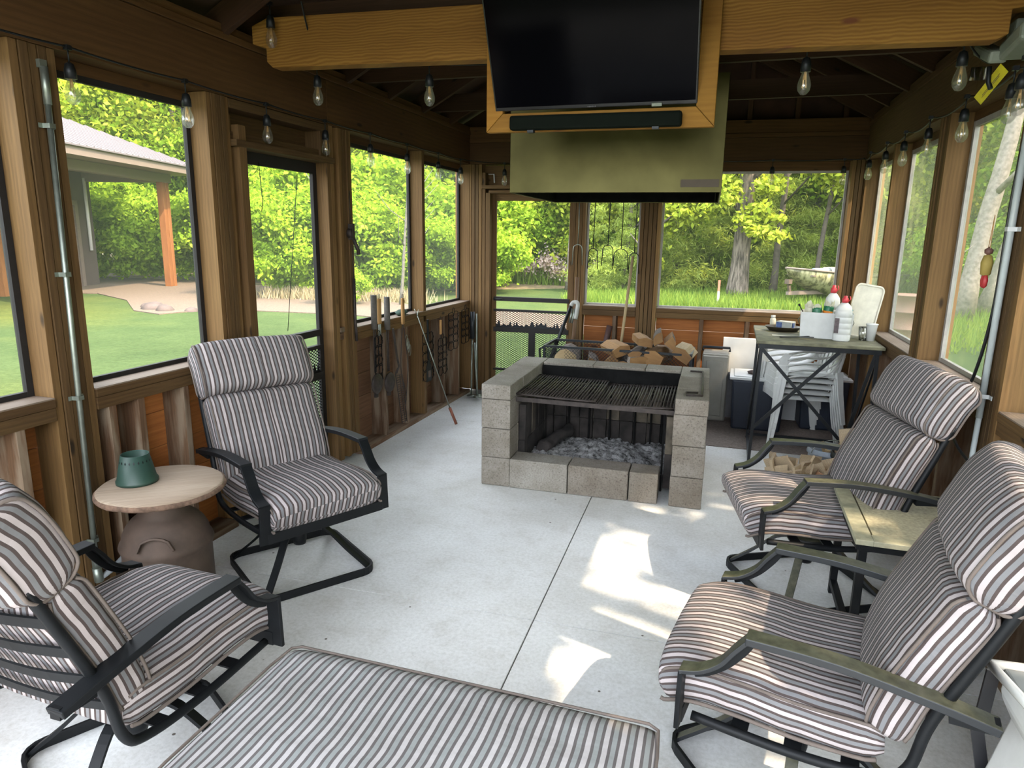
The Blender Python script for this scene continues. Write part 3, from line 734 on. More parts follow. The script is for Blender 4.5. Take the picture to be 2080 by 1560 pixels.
# grill grates
def grate(x0, x1, sag, label, dz=0, y0=.13, y1=FD-.33):
    r0 = thing('grill_grate', label, 'grate', fp.location, .03, group=None)
    def zz(x, y): s_ = (x-.21)/1.05; return .618+dz-sag*math.sin(PI*min(1, max(0, s_)))-.0*(y)
    q = MB()
    for y in (y0, y1): q.tube([(x0+(x1-x0)*i/8, y, zz(x0+(x1-x0)*i/8, y)) for i in range(9)], .008, 6)
    q.tube([(x0, y0, zz(x0, y0)), (x0, y1, zz(x0, y1))], .007, 6); q.tube([(x1, y0, zz(x1, y0)), (x1, y1, zz(x1, y1))], .007, 6)
    for y in (y0+.22, y0+.44): q.tube([(x0+(x1-x0)*i/8, y, zz(x0+(x1-x0)*i/8, y)-.008) for i in range(9)], .005, 6)
    q.build('frame', m_iron, r0)
    n_ = int((x1-x0)/.0205); q = MB()
    for i in range(1, n_):
        x = x0+(x1-x0)*i/n_+R3.uniform(-.003, .003); q.tube([(x, y0, zz(x, y0)+.006), (x+R3.uniform(-.004, .004), (y0+y1)/2, zz(x, 0)+.003), (x, y1, zz(x, y1)+.006)], .0055, 6)
    q.build('bars', m_iron, r0)
grate(.212, .745, .012, 'left half of the rusty grill grate over the fire pit', .012)
grate(.75, 1.255, .016, 'right half of the rusty grill grate over the fire pit', -.004)
q = MB(); q.strip([(.21, .125, .595), (1.26, .125, .585)], .03, .006, (0, 0, 1)); o = q.build('angle_iron', m_iron, fp)
q = MB(); q.box((.74, FD-.26, .64), (1.05, .01, .12)); q.build('splash_plate', m_char, fp)
# hooked poker on the right cap
o = MB(); o.tube([(1.33, .90, .72), (1.42, .90, .72), (1.425, .40, .72), (1.425, .10, .72), (1.33, .085, .72), (1.325, .16, .72), (1.40, .17, .722)], .0075, 6)
o = o.build('grate_lifter', m_iron); o.location = fp.location; o.rotation_euler = fp.rotation_euler; tag(o, 'bent black iron grate lifter lying on the right cap blocks', 'poker')

# ------------------------------------------------------------------ hood
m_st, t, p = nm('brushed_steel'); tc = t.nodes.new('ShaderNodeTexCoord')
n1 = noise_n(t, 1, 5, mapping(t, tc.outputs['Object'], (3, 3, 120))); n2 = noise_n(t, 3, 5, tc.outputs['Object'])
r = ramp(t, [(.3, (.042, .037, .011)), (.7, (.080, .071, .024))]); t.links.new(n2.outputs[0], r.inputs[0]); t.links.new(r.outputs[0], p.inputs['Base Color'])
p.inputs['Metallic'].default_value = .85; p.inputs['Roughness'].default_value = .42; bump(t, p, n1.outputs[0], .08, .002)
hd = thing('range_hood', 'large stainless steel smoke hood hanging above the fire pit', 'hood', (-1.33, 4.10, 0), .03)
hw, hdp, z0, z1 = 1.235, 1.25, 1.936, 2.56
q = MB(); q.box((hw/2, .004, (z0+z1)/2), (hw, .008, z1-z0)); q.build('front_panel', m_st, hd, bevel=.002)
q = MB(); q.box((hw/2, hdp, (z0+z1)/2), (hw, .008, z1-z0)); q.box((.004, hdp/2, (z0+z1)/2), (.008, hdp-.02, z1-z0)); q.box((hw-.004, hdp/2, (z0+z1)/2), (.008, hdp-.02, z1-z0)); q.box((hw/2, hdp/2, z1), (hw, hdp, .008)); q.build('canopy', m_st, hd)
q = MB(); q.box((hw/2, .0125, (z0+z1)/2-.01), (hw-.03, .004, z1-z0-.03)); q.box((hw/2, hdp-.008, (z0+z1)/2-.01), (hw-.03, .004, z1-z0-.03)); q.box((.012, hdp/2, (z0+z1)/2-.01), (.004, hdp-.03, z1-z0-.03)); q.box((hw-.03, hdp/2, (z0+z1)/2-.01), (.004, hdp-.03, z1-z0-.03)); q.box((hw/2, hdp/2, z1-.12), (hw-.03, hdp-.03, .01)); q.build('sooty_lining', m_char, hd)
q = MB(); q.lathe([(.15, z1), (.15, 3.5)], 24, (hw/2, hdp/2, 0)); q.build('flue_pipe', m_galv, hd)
m_tape = plain('brown_tape', (.05, .032, .013), .6)
q = MB(); q.box((hw-.10-.02, -.0015, z0+.05), (.21, .003, .042)); q.build('tape_strip', m_tape, hd)

# ------------------------------------------------------------------ television, frame, sound bar
tf = thing('mounting_frame', 'honey pine mounting frame fixed to the beam behind the television', 'frame', (-.672, 3.398, 0))
fx, fzb, fzt, rw = .542, 2.178, 2.80, .085
def mitre(poly, name='rail'):
    q = MB(); q.prism(poly, (0, -.042, 0), (1, 0, 0), (0, 0, 1), (0, .04, 0)); q.build(name, m_frame, tf, bevel=.003)
mitre([(-fx, fzb), (fx, fzb-.004), (fx-rw, fzb+rw), (-fx+rw, fzb+rw)]); mitre([(-fx, fzt), (-fx, fzb+.0015), (-fx+rw-.001, fzb+rw+.001), (-fx+rw-.001, fzt)]); mitre([(fx, fzb-.002), (fx, fzt), (fx-rw+.001, fzt), (fx-rw+.001, fzb+rw+.001)])
mitre([(-fx+rw, fzt-rw), (fx-rw, fzt-rw), (fx-rw, fzt), (-fx+rw, fzt)])
m_scr, t, p = nm('black_screen'); p.inputs['Base Color'].default_value = (.002, .002, .003, 1); p.inputs['Roughness'].default_value = .12; p.inputs['Specular IOR Level'].default_value = .03
m_bez = plain('black_plastic', (.012, .012, .014), .35)
tv = thing('television', 'black flat television tilted forward above the fire pit', 'television', (-.688, 3.352, 2.272)); tv.rotation_euler = (math.radians(25), 0, math.radians(0))
q = MB(); q.box((0, .022, .28), (.957, .036, .56)); q.box((0, .05, .26), (.60, .035, .34)); q.build('housing', m_bez, tv, bevel=.004)
q = MB(); q.box((0, .002, .286), (.940, .004, .535)); q.build('screen', m_scr, tv)
q = MB(); q.box((.30, -.002, .006), (.045, .012, .014)); q.build('sensor', m_galv, tv)
q = MB(); q.box((0, .12, .30), (.25, .16, .05)); q.build('wall_bracket', m_black, tv)
m_mark = plain('grey_print', (.14, .14, .15), .5)
q = MB()
for k in range(6): q.box((-.018+k*.007, -.0005, .008), (.004, .001, .006 if k % 2 else .005))
q.build('maker_mark', m_mark, tv)
sb = thing('sound_bar', 'long black sound bar below the television', 'speaker', (-.675, 3.325, 2.212))
q = MB(); q.strip([(-.405, 0, 0), (.405, 0, -.004)], .066, .05, (0, 0, 1)); q.build('cabinet', plain('speaker_cloth', (.004, .006, .004), .85, spec=.1), sb, bevel=.012)
for x in (-.30, .29):
    q = MB(); q.box((x, .0, -.04), (.03, .03, .012)); q.build('foot', m_black, sb)
# ------------------------------------------------------------------ milk can table and lamp shade
m_rust = plain('rusted_can', (.095, .066, .050), .7, .25, .28, 9, bmp=.15)
m_round = wood('grey_round_top', (.28, .21, .15), (.58, .50, .39), rings=30, knots=0)
m_green = plain('green_enamel', (.024, .056, .042), .45, 0, .1)
mc = thing('milk_can_table', 'rusty milk can with a round weathered wooden top', 'table', (-2.265, 2.19, 0))
q = MB(); q.lathe([(.165, 0), (.178, .012), (.182, .05), (.180, .335), (.186, .345), (.190, .358), (.186, .372), (.178, .382), (.172, .410), (.158, .440), (.138, .465), (.115, .484), (.101, .498), (.097, .575), (.112, .585)], 48); q.build('can', m_rust, mc)
for a0 in (-60, 120):
    q = MB(); pts = []
    for k in range(9):
        a = math.radians(a0-22+44*k/8); r_ = .190-.016*math.sin(PI*k/8); zz = .40+.042*math.sin(PI*k/8)**.5 if 0 < k < 8 else .385
        pts.append((r_*math.cos(a), r_*math.sin(a), zz))
    q.strip(pts, .022, .010, (math.cos(math.radians(a0)), math.sin(math.radians(a0)), .4)); q.build('handle', m_rust, mc, bevel=.002)
q = MB(); q.lathe([(0, .586), (.232, .586), (.247, .592), (.252, .603), (.249, .615), (.240, .622), (0, .622)], 64)
for i in range(len(q.uv)): pass
o = q.build('round_top', m_round, mc)
q = MB(); q.tube([(.246*math.cos(2*PI*k/48), .246*math.sin(2*PI*k/48), .602) for k in range(48)], .0125, 8, closed=True); q.jitter(.003, 30); q.build('rough_edge', plain('rough_edge_wood', (.17, .105, .07), .9, 0, .5, 30, bmp=.6), mc)
uvl = o.data.uv_layers[0]      # straight grain across the disc
for lp in o.data.loops:
    v = o.data.vertices[lp.vertex_index].co; uvl.data[lp.index].uv = (v.x*.8+v.y*.6, -v.x*.6+v.y*.8+v.z*.4)
vs = thing('lamp_shade_stand', 'green tapered metal cup with punched rim holes on the milk can table', 'candle holder', (-2.375, 2.17, .6235))
q = MB(); q.lathe([(.083, 0), (.0835, .012), (.078, .018), (.055, .125), (.053, .125), (.074, .022), (.0, .020)], 40); q.build('shell', m_green, vs)
q = MB()
for k in range(22):
    a = 2*PI*k/22; r_ = .0617; c_ = Vector((math.cos(a)*r_, math.sin(a)*r_, .098)); u_ = Vector((-math.sin(a), math.cos(a), 0)); w_ = Vector((0, 0, 1)); w_ = (w_-Vector((math.cos(a), math.sin(a), 0))*.2).normalized()
    b = len(q.v)
    for (x, y) in ((0, -.007), (.0035, 0), (0, .007), (-.0035, 0)): q.v.append(tuple(c_+u_*x+w_*y))
    q.face([b, b+1, b+2, b+3], [(0, 0)]*4)
q.build('punched_holes', m_black, vs)

# ------------------------------------------------------------------ side table between the right chairs
m_tt = plain('speckled_tan_top', (.36, .33, .22), .6, 0, .25, 70)
m_tt2 = plain('tan_rim', (.30, .29, .20), .55, 0, .2, 30)
stb = thing('side_table', 'square patio side table with tan top between the right chairs', 'table', (.80, 3.12, 0), 0)
for sx in (-1, 1):
    for sy in (-1, 1):
        q = MB(); q.bar((sx*.215, sy*.27, .0), (sx*.215, sy*.27, .50), .032, .032); q.build('leg', m_blackp, stb, bevel=.002)
q = MB(); q.box((0, 0, .525), (.36, .49, .012)); q.build('inset_panel', m_tt, stb)
q = MB(); q.box((-.22, 0, .523), (.065, .64, .022)); q.box((.22, 0, .523), (.065, .64, .022)); q.box((0, -.285, .523), (.375, .07, .022)); q.box((0, .285, .523), (.375, .07, .022)); q.build('top_rim', m_tt2, stb, bevel=.002)
q = MB(); q.box((-.235, 0, .498), (.02, .60, .028)); q.box((.235, 0, .498), (.02, .60, .028)); q.box((0, -.30, .498), (.46, .02, .028)); q.box((0, .30, .498), (.46, .02, .028)); q.build('apron', m_blackp, stb)
for sx in (-1, 1): q = MB(); q.box((sx*.215, 0, .06), (.03, .51, .03)); q.build('stretcher', m_blackp, stb)

# ------------------------------------------------------------------ bar table and what stands on it
m_slate = plain('mossy_tabletop', (.145, .14, .085), .75, 0, .45, 12)
bt = thing('bar_table', 'tall black metal bar table with crossed braces and a worn slab top', 'table', (.635, 5.75, 0))
TX, TY, TZ = .425, .48, .955
q = MB(); q.box((0, 0, TZ-.011), (2*TX, 2*TY, .022)); q.build('top', m_slate, bt, bevel=.004)
q = MB()
for sy in (-1, 1): q.box((0, sy*(TY-.03), TZ-.04), (2*TX-.04, .025, .035))
for sx in (-1, 1): q.box((sx*(TX-.03), 0, TZ-.04), (.025, 2*TY-.04, .035))
q.build('apron', m_black, bt)
for sx in (-1, 1):
    for sy, yy in ((-1, -TY+.05), (1, TY-.20)):
        q = MB(); q.bar((sx*(TX-.04), yy+.03*0, TZ-.03), (sx*(TX-.02), yy, .0), .022, .022); q.build('leg', m_black, bt)
    q = MB(); q.bar((sx*(TX-.02), -TY+.05, .04), (sx*(TX-.02), TY-.20, .04), .02, .02); q.build('foot_rail', m_black, bt)
    q = MB(); q.bar((sx*(TX-.03), -TY+.06, TZ-.06), (sx*(TX-.02), TY-.20, .08), .02, .012, (1, 0, 0)); q.build('brace', m_black, bt)
q = MB(); q.bar((-TX+.04, -TY+.04, TZ-.06), (.235, -TY+.05, .22), .024, .012, (0, 1, 0)); q.build('brace', m_black, bt)
q = MB(); q.bar((-TX+.03, -TY+.06, .28), (.14, -TY+.05, TZ-.06), .024, .012, (0, 1, 0)); q.build('brace', m_black, bt)
q = MB(); q.bar((.235, -TY+.05, .22), (TX-.05, -TY+.05, TZ-.06), .022, .012, (0, 1, 0)); q.build('brace', m_black, bt)
q = MB(); q.bar((-TX+.02, TY-.20, .04), (TX-.02, TY-.20, .04), .02, .02); q.build('foot_rail', m_black, bt)
m_wp = plain('white_plastic', (.56, .57, .56), .45, 0, .05)
m_wp2 = plain('cream_plastic', (.60, .57, .47), .55, 0, .12)
m_red = plain('red_cap', (.55, .045, .06), .4)
m_print = plain('dark_label_print', (.07, .05, .055), .5, 0, .5, 60)
TT = TZ+.001
def bottle(x, y, label, h=.30):
    b_ = thing('lighter_fluid_bottle', label, 'bottle', (x, y, TT), .2, 'lighter fluid bottles on the bar table')
    q = MB(); k = h/.30
    prof = [(.0, 0), (.046, .0), (.052, .006)]
    for i in range(5): prof += [(.052, .01+i*.042*k), (.052, .046*k+i*.042*k), (.0495, .05*k+i*.042*k)]
    prof += [(.05, .225*k), (.044, .25*k), (.030, .27*k), (.020, .28*k), (.019, .29*k), (0, .29*k)]
    q.lathe(prof, 24, mat=Matrix.Diagonal((1.12, .72, 1))); q.build('body', m_wp, b_)
    q = MB(); q.lathe([(.022, .282*k), (.022, .312*k), (.014, .318*k), (.013, .332*k), (0, .332*k)], 16); q.tube([(.02, 0, .29*k), (.035, 0, .31*k), (.028, 0, .33*k)], .004, 6); q.build('cap', m_red, b_)
    q = MB(); q.prism([(-.03, 0), (.0, 0), (.0, .11), (-.03, .11)], (-.025, -.0385, .06), (1, 0, 0), (0, 0, 1), (0, -.001, 0)); q.build('printed_label', m_print, b_)
    return b_
bottle(.80, 5.50, 'white ribbed fluid bottle with red cap in front of the white bin', .30).rotation_euler.z = -.1
bottle(.755, 5.80, 'white ribbed fluid bottle with red cap behind the white bin', .35)
# bin of charcoal supplies
bi = thing('supply_bin', 'open white plastic bin of rolled supplies on the bar table', 'bin', (.705, 5.66, TT), -.08)
def open_box(q, w, d, h, t=.004, fl=1.1):
    b = len(q.v)
    for (k, z, s_) in ((0, 0, 1), (1, h, fl), (2, h, fl), (3, t, 1)):
        o_ = t if k >= 2 else 0
        for sx, sy in ((-1, -1), (1, -1), (1, 1), (-1, 1)): q.v.append((sx*(w/2*s_-o_), sy*(d/2*s_-o_), z))
    for k in range(3):
        for i in range(4):
            j = (i+1) % 4; q.face([b+k*4+i, b+k*4+j, b+k*4+4+j, b+k*4+4+i], [(0, 0)]*4)
    q.face([b+3, b+2, b+1, b], [(0, 0)]*4); q.face([b+12, b+13, b+14, b+15], [(0, 0)]*4)
q = MB(); open_box(q, .345, .20, .195, fl=1.06); q.build('tub', m_wp, bi, bevel=.003)
q = MB(); q.tube([(.175, -.03, .17), (.195, 0, .12), (.18, .02, .08)], .003, 6); q.build('handle', m_galv, bi)
q = MB(); q.tube([(-.175, -.03, .17), (-.195, 0, .12), (-.18, .02, .09)], .003, 6); q.build('handle', m_galv, bi)
m_gr = plain('green_wrapper', (.01, .13, .06), .35); m_or = plain('orange_wrapper', (.75, .22, .02), .4); m_pap = plain('cream_paper', (.56, .54, .42), .8); m_blue = plain('teal_plastic', (.03, .20, .26), .4)
def bag(x, y, mm, label, tilt, top=.10, rad=.035, band=None):
    r0 = thing('rolled_bag', label, 'bag', (x, y, TT+.12), 0, 'rolled bags standing in the white bin'); r0.rotation_euler = (tilt[0], tilt[1], 0)
    q = MB(); q.lathe([(0, 0), (rad*.8, 0), (rad, .05), (rad*1.02, top), (rad*.9, top+.01), (rad*.7, top-.01)], 14); q.jitter(.006, 20); q.build('roll', mm, r0)
    if band: q = MB(); q.lathe([(rad*1.03, .065), (rad*1.06, .085)], 14); q.build('band', band, r0)
    q = MB(); rs = random.Random(int(x*999))
    pts = []
    for k in range(9): a = k/8*PI*1.6; pts.append((a*.02, top-.02+rs.uniform(.03, .085)))
    poly = [(0, top-.03)]+pts+[(pts[-1][0], top-.03)]
    b = len(q.v)
    for k, (u_, zz) in enumerate(pts):
        a = u_/.02; q.v.append((rad*.8*math.cos(a+2.4), rad*.8*math.sin(a+2.4), top-.03)); q.v.append((rad*1.0*math.cos(a+2.4), rad*1.0*math.sin(a+2.4), zz))
    for k in range(8): q.face([b+2*k, b+2*k+2, b+2*k+3, b+2*k+1], [(0, 0)]*4)
    o = q.build('torn_paper', m_pap, r0); sm = o.modifiers.new('s', 'SOLIDIFY'); sm.thickness = .0015
bag(.59, 5.66, m_pap, 'torn cream paper bag at the left of the white bin', (0, -.1), .10)
bag(.635, 5.63, m_gr, 'dark green rolled bag at the front left of the bin', (0, -.05), .10)
bag(.70, 5.64, m_gr, 'tall green rolled bag with an orange band in the bin', (0, .12), .115, .035, m_or)
bag(.765, 5.62, m_gr, 'short green rolled bag beside the front fluid bottle', (.1, .3), .075)
o = MB(); o.tube([(.545, 5.61, TT+.17), (.50, 5.56, TT+.245)], .004, 8); o.tube([(.502, 5.562, TT+.242), (.496, 5.556, TT+.252)], .008, 8); o.build('lighter_wand', m_black); tag(bpy.data.objects['lighter_wand'], 'thin black lighter wand sticking out of the bin', 'lighter')
o = MB(); o.box((.855, 5.68, TT+.205), (.05, .02, .05), Matrix.Rotation(.5, 3, 'Y')); o = o.build('teal_scoop', m_blue, bevel=.003); tag(o, 'teal plastic scoop tip showing at the right of the bin', 'scoop')
# storage lid leaning on the wall
q = MB(); Pn = []
for cx, cy, a0 in ((1, 1, 0), (-1, 1, 90), (-1, -1, 180), (1, -1, 270)):
    for k in range(6): a = math.radians(a0+k*18); Pn.append((cx*(.105-.035)+.035*math.cos(a), cy*(.175-.035)+.035*math.sin(a)))
q.prism(Pn, (0, 0, 0), (1, 0, 0), (0, 0, 1), (0, .006, 0)); rim = [(p[0]*.98, -.003, p[1]*.985) for p in Pn]; lid = q.build('plastic_tray', m_wp2)
q = MB(); q.tube(rim, .008, 6, closed=True); q.build('rim', m_wp2, lid)
lid.location = (.972, 5.74, TT+.205); lid.scale = (.92, 1, 1.13); lid.rotation_euler = (math.radians(-9), math.radians(9), -.12); tag(lid, 'stained cream plastic lid standing on edge on the bar table', 'lid')
cp = thing('foam_cup', 'white ribbed plastic cup on the bar table beside the leaning lid', 'cup', (1.015, 5.60, TT))
q = MB(); q.lathe([(0, 0), (.026, 0), (.039, .12), (.041, .122), (.037, .118), (.025, .004), (0, .004)], 24); q.build('shell', m_wp, cp)
q = MB(); q.lathe([(.042, .119), (.042, .127), (0, .129)], 24); q.build('lid', m_wp, cp)
cp = thing('foam_cup', 'clear plastic cup half hidden behind the leaning lid', 'cup', (.965, 5.62, TT))
q = MB(); q.lathe([(0, 0), (.026, 0), (.036, .10), (.0, .10)], 20); q.build('shell', glassm('clear_plastic', (.8, .82, .8), .2), cp)
# pan with a printed box, jar, tongs, spatula
pn = MB(); pn.lathe([(0, .004), (.085, .004), (.115, .032), (.120, .034), (.118, .030), (.088, 0), (0, 0)], 32, mat=Matrix.Diagonal((1, .75, 1))); o = pn.build('baking_pan', plain('dark_pan', (.05, .04, .025), .4, .5)); o.location = (.43, 5.93, TT); o.scale = (1.2, 1.2, 1.1); tag(o, 'shallow dark oval pan holding a small printed box', 'pan')
bx = thing('printed_box', 'small grey and blue printed carton lying in the dark pan', 'box', (.445, 5.94, TT+.009), -.45)
m_cart = plain('grey_carton', (.34, .36, .34), .7); m_cb = plain('blue_print', (.05, .09, .22), .6, 0, .4, 40)
q = MB(); q.box((0, 0, .034), (.125, .09, .068)); q.build('carton', m_cart, bx, bevel=.002)
q = MB(); q.box((-.035, -.0455, .034), (.045, .001, .055)); q.build('blue_label', m_cb, bx)
q = MB(); q.box((.0629, 0, .036), (.001, .055, .045)); q.build('side_label', m_cb, bx)
jr = thing('spice_jar', 'small pale jar standing behind the printed box', 'jar', (.355, 6.10, TT))
q = MB(); q.lathe([(0, 0), (.022, 0), (.024, .07), (.016, .085), (0, .085)], 20); q.build('glass_body', m_wp2, jr)
q = MB(); q.lathe([(.0, .086), (.018, .086), (.018, .104), (0, .104)], 20); q.build('cap', m_wp, jr)
tg = thing('tongs', 'black handled tongs lying at the front edge of the bar table', 'tongs', (.48, 5.50, TT+.008), .35)
q = MB(); q.strip([(-.11, 0, 0), (.02, .004, .002), (.13, .03, .006)], .012, .005, (0, 1, 0)); q.build('jaw', m_black, tg)
q = MB(); q.strip([(-.11, 0, .004), (.02, -.004, .006), (.14, -.02, .004)], .012, .005, (0, 1, 0)); q.build('jaw', m_black, tg)
sp_ = MB(); sp_.strip([(-.07, 0, 0), (.06, 0, 0)], .045, .003, (0, 1, 0)); sp_.strip([(.06, 0, 0), (.20, 0, .004)], .012, .006, (0, 1, 0)); o = sp_.build('spatula', m_wp2); o.location = (.40, 5.60, TT+.003); tag(o, 'pale plastic spatula lying flat behind the black tongs', 'spatula')

# ------------------------------------------------------------------ stacked plastic chairs, totes, cooler, foam board
m_pc = plain('white_resin', (.58, .59, .57), .5, 0, .10, 8)
def plastic_chair(label):
    r0 = thing('plastic_chair', label, 'chair', (0, 0, 0), 0, 'white plastic chairs in the stack')
    q = MB(); nx, ny = 10, 10; b = 0
    for j in range(ny+1):
        for i in range(nx+1):
            u_, v_ = i/nx*2-1, j/ny*2-1; q.v.append((u_*.225*(1+.06*v_), v_*-.215, .42-.018*(1-u_*u_)+.012*v_-(.03 if (abs(u_) > .95 or v_ > .95) else 0)))
    for j in range(ny):
        for i in range(nx):
            a = j*(nx+1)+i; q.face([a, a+nx+1, a+nx+2, a+1], [(0, 0)]*4, True)
    o = q.build('seat', m_pc, r0); sm = o.modifiers.new('s', 'SOLIDIFY'); sm.thickness = .006
    for sx in (-1, 1):
        q = MB(); q.strip([(sx*.275, -.275, 0), (sx*.262, -.245, .30), (sx*.255, -.235, .43), (sx*.27, -.25, .53), (sx*.272, -.21, .58)], [.045, .06, .075, .065, .06], .012, (.5*sx, 1, 0)); q.strip([(sx*.265, -.285, 0), (sx*.245, -.25, .30), (sx*.238, -.24, .43)], [.03, .045, .05], .012, (1, 0, 0)); q.build('leg', m_pc, r0, bevel=.003)
        q = MB(); q.strip([(sx*.27, .275, 0), (sx*.245, .235, .25), (sx*.235, .215, .43)], [.045, .06, .07], .012, (.5*sx, -1, 0)); q.build('leg', m_pc, r0, bevel=.003)
        q = MB(); q.strip(bez([(sx*.272, -.215, .575), (sx*.278, -.08, .60), (sx*.272, .08, .60), (sx*.25, .19, .65), (sx*.20, .265, .75)], 5), .065, .012, (1, 0, .35*sx)); q.build('arm', m_pc, r0, bevel=.003)
    q = MB(); q.strip(bez([(-.24, -.225, .395), (0, -.235, .41), (.24, -.225, .395)], 5), .055, .008, (0, 0, 1)); q.build('front_apron', m_pc, r0)
    for k in range(5):
        x = (-.14, -.07, 0, .07, .14)[k]; q = MB(); q.strip([(x, .20, .44), (x*1.1, .235, .60), (x*1.15, .285, .76)], .045, .007, (1, 0, 0)); q.build('back_slat', m_pc, r0)
    for sx in (-1, 1):
        q = MB(); q.strip([(sx*.21, .205, .42), (sx*.215, .24, .60), (sx*.19, .285, .76)], .04, .010, (1, 0, 0)); q.build('back_post', m_pc, r0)
    q = MB(); q.strip(bez([(-.20, .278, .75), (-.12, .298, .80), (0, .305, .81), (.12, .298, .80), (.20, .278, .75)], 4), .05, .010, (0, 0, 1)); q.build('top_rail', m_pc, r0)
    return r0
pc = plastic_chair('white plastic chair at the bottom of the stack under the bar table')
pc.location = (.60, 6.17, 0); pc.rotation_euler = (0, 0, math.radians(-76))
for k in range(1, 5):
    lab = ['', 'white plastic chair second from the bottom of the stack', 'white plastic chair in the middle of the stack', 'white plastic chair second from the top of the stack', 'white plastic chair on top of the stack under the bar table'][k]
    dup(pc, (.60+.006*k, 6.17-.008*k, .052*k), math.radians(-76), lab)
m_navy = plain('navy_plastic', (.012, .018, .032), .5, 0, .1)
def tote(x, y, rz, label, w=.50, d=.42, h=.44):
    r0 = thing('storage_tote', label, 'tote', (x, y, 0), rz, 'navy storage totes with white lids')
    q = MB(); q.box((0, 0, h/2), (w*.9, d*.9, h)); b = q
    for i in range(4, 8): p_ = q.v[i]; q.v[i] = (p_[0]*1.1, p_[1]*1.1, p_[2])
    q.build('tub', m_navy, r0, bevel=.02)
    q = MB(); q.box((0, 0, h+.012), (w*1.08, d*1.08, .024)); q.box((0, 0, h+.028), (w*.92, d*.92, .012)); q.build('lid', m_wp, r0, bevel=.01)
    for sx in (-1, 1): q = MB(); q.box((sx*w*.54, 0, h-.01), (.02, .12, .05)); q.build('latch', m_navy, r0, bevel=.004)
tote(.30, 6.46, 0, 'navy tote with white lid beside the foam board', .46, .40, .46)
tote(.86, 6.66, .05, 'navy tote with white lid in the right corner behind the chair stack', .40, .36, .46)
jk = MB(); jk.lathe([(0, 0), (.03, 0), (.035, .03), (.02, .05), (0, .05)], 12); jk.jitter(.01, 30); o = jk.build('work_glove', plain('dark_glove', (.07, .05, .045), .9)); o.location = (.26, 6.40, .497); o.scale = (1.8, 1, .6); tag(o, 'crumpled dark glove lying on the left tote lid', 'glove')
fb = MB(); fb.box((.32, 6.785, .385), (.70, .05, .75)); o = fb.build('foam_board', plain('white_foam', (.62, .63, .62), .7, 0, .12, 3), bevel=.003); tag(o, 'white foam board standing against the far wall behind the totes', 'board')
fb = MB(); fb.box((.13, 6.70, .22), (.20, .04, .44)); o = fb.build('grey_panel', plain('grey_panel', (.14, .14, .145), .6), bevel=.003); tag(o, 'grey panel standing between the cooler and the left tote', 'board')
co = thing('cooler', 'tan hard-sided cooler box standing on end left of the foam board', 'cooler', (-.085, 6.62, 0))
m_tan = plain('tan_plastic', (.25, .24, .205), .5, 0, .1, 10)
q = MB(); q.box((0, .02, .32), (.24, .28, .64)); q.build('body', m_tan, co, bevel=.02)
q = MB(); q.box((0, -.135, .32), (.22, .03, .60)); q.box((0, -.155, .32), (.16, .012, .52)); q.build('lid', m_tan, co, bevel=.012)
q = MB(); q.box((-.075, -.165, .37), (.07, .018, .03)); q.box((-.075, -.17, .33), (.06, .014, .02)); q.build('latch', m_galv, co, bevel=.003)
q = MB(); q.tube([(-.12, -.05, .655), (-.12, -.05, .69), (.12, -.05, .69), (.12, -.05, .655)], .012, 8); q.build('handle', m_black, co)
# outdoor mat
o = MB(); o.box((.42, 6.22, .002), (1.28, 1.10, .006)); o = o.build('outdoor_mat', plain('grey_brown_mat', (.17, .14, .12), .95, 0, .3, 60), bevel=0); o.rotation_euler = (0, 0, 0); tag(o, 'thin grey-brown outdoor mat under the plastic chair stack', 'mat')

# ------------------------------------------------------------------ buckets, kindling and newspapers
m_bucket = plain('frosted_bucket', (.30, .34, .38), .35, 0, .1); m_split = wood('split_wood', (.17, .085, .032), (.36, .22, .09), rings=30, knots=0); m_split2 = wood('split_wood_pale', (.30, .22, .11), (.52, .42, .25), rings=26, knots=0)
m_bark = plain('bark', (.085, .065, .05), .95, 0, .5, 14, bmp=.8)
m_cardb = plain('cardboard', (.36, .20, .11), .85)
def bucket(x, y, r_, h, label, z=.0, mm=None):
    r0 = thing('bucket', label, 'bucket', (x, y, z), .4)
    q = MB(); q.lathe([(0, 0), (r_*.82, 0), (r_*.97, h*.85), (r_*1.03, h*.86), (r_*1.03, h*.90), (r_, h*.91), (r_*1.01, h), (r_*.97, h), (r_*.95, h*.9), (r_*.8, .006), (0, .006)], 32); q.build('pail', mm or m_bucket, r0)
    q = MB(); q.tube([(r_*math.cos(a)*1.03, -.03-.02*math.sin(a), h*.9+r_*.7*math.sin(a)) for a in [PI*k/12 for k in range(13)]], .003, 6); q.build('bail_handle', m_galv, r0)
    return r0
bucket(.735, 5.02, .135, .27, 'pale blue-grey plastic bucket under the bar table full of kindling')
bucket(.87, 4.84, .14, .30, 'black bucket of folded paper behind the striped chair by the bar table', mm=m_black)
rs = random.Random(5)
for k in range(9):
    q = MB(); L_ = rs.uniform(.20, .28); q.box((0, 0, L_/2), (rs.uniform(.02, .04), rs.uniform(.015, .03), L_)); q.jitter(.004, 15, seed=k)
    o = q.build('kindling_stick', m_split2, bevel=.002); a = rs.uniform(0, 6.28); o.location = (.78+.05*math.cos(a), 5.02+.05*math.sin(a), .06); o.rotation_euler = (rs.uniform(-.25, .25), rs.uniform(.0, .5), rs.uniform(0, 3))
    tag(o, 'split kindling stick standing in the pale bucket', 'kindling', 'kindling sticks in the pale bucket')
m_news, t, p = nm('newsprint'); tc = t.nodes.new('ShaderNodeTexCoord'); uvn = tc.outputs['UV']
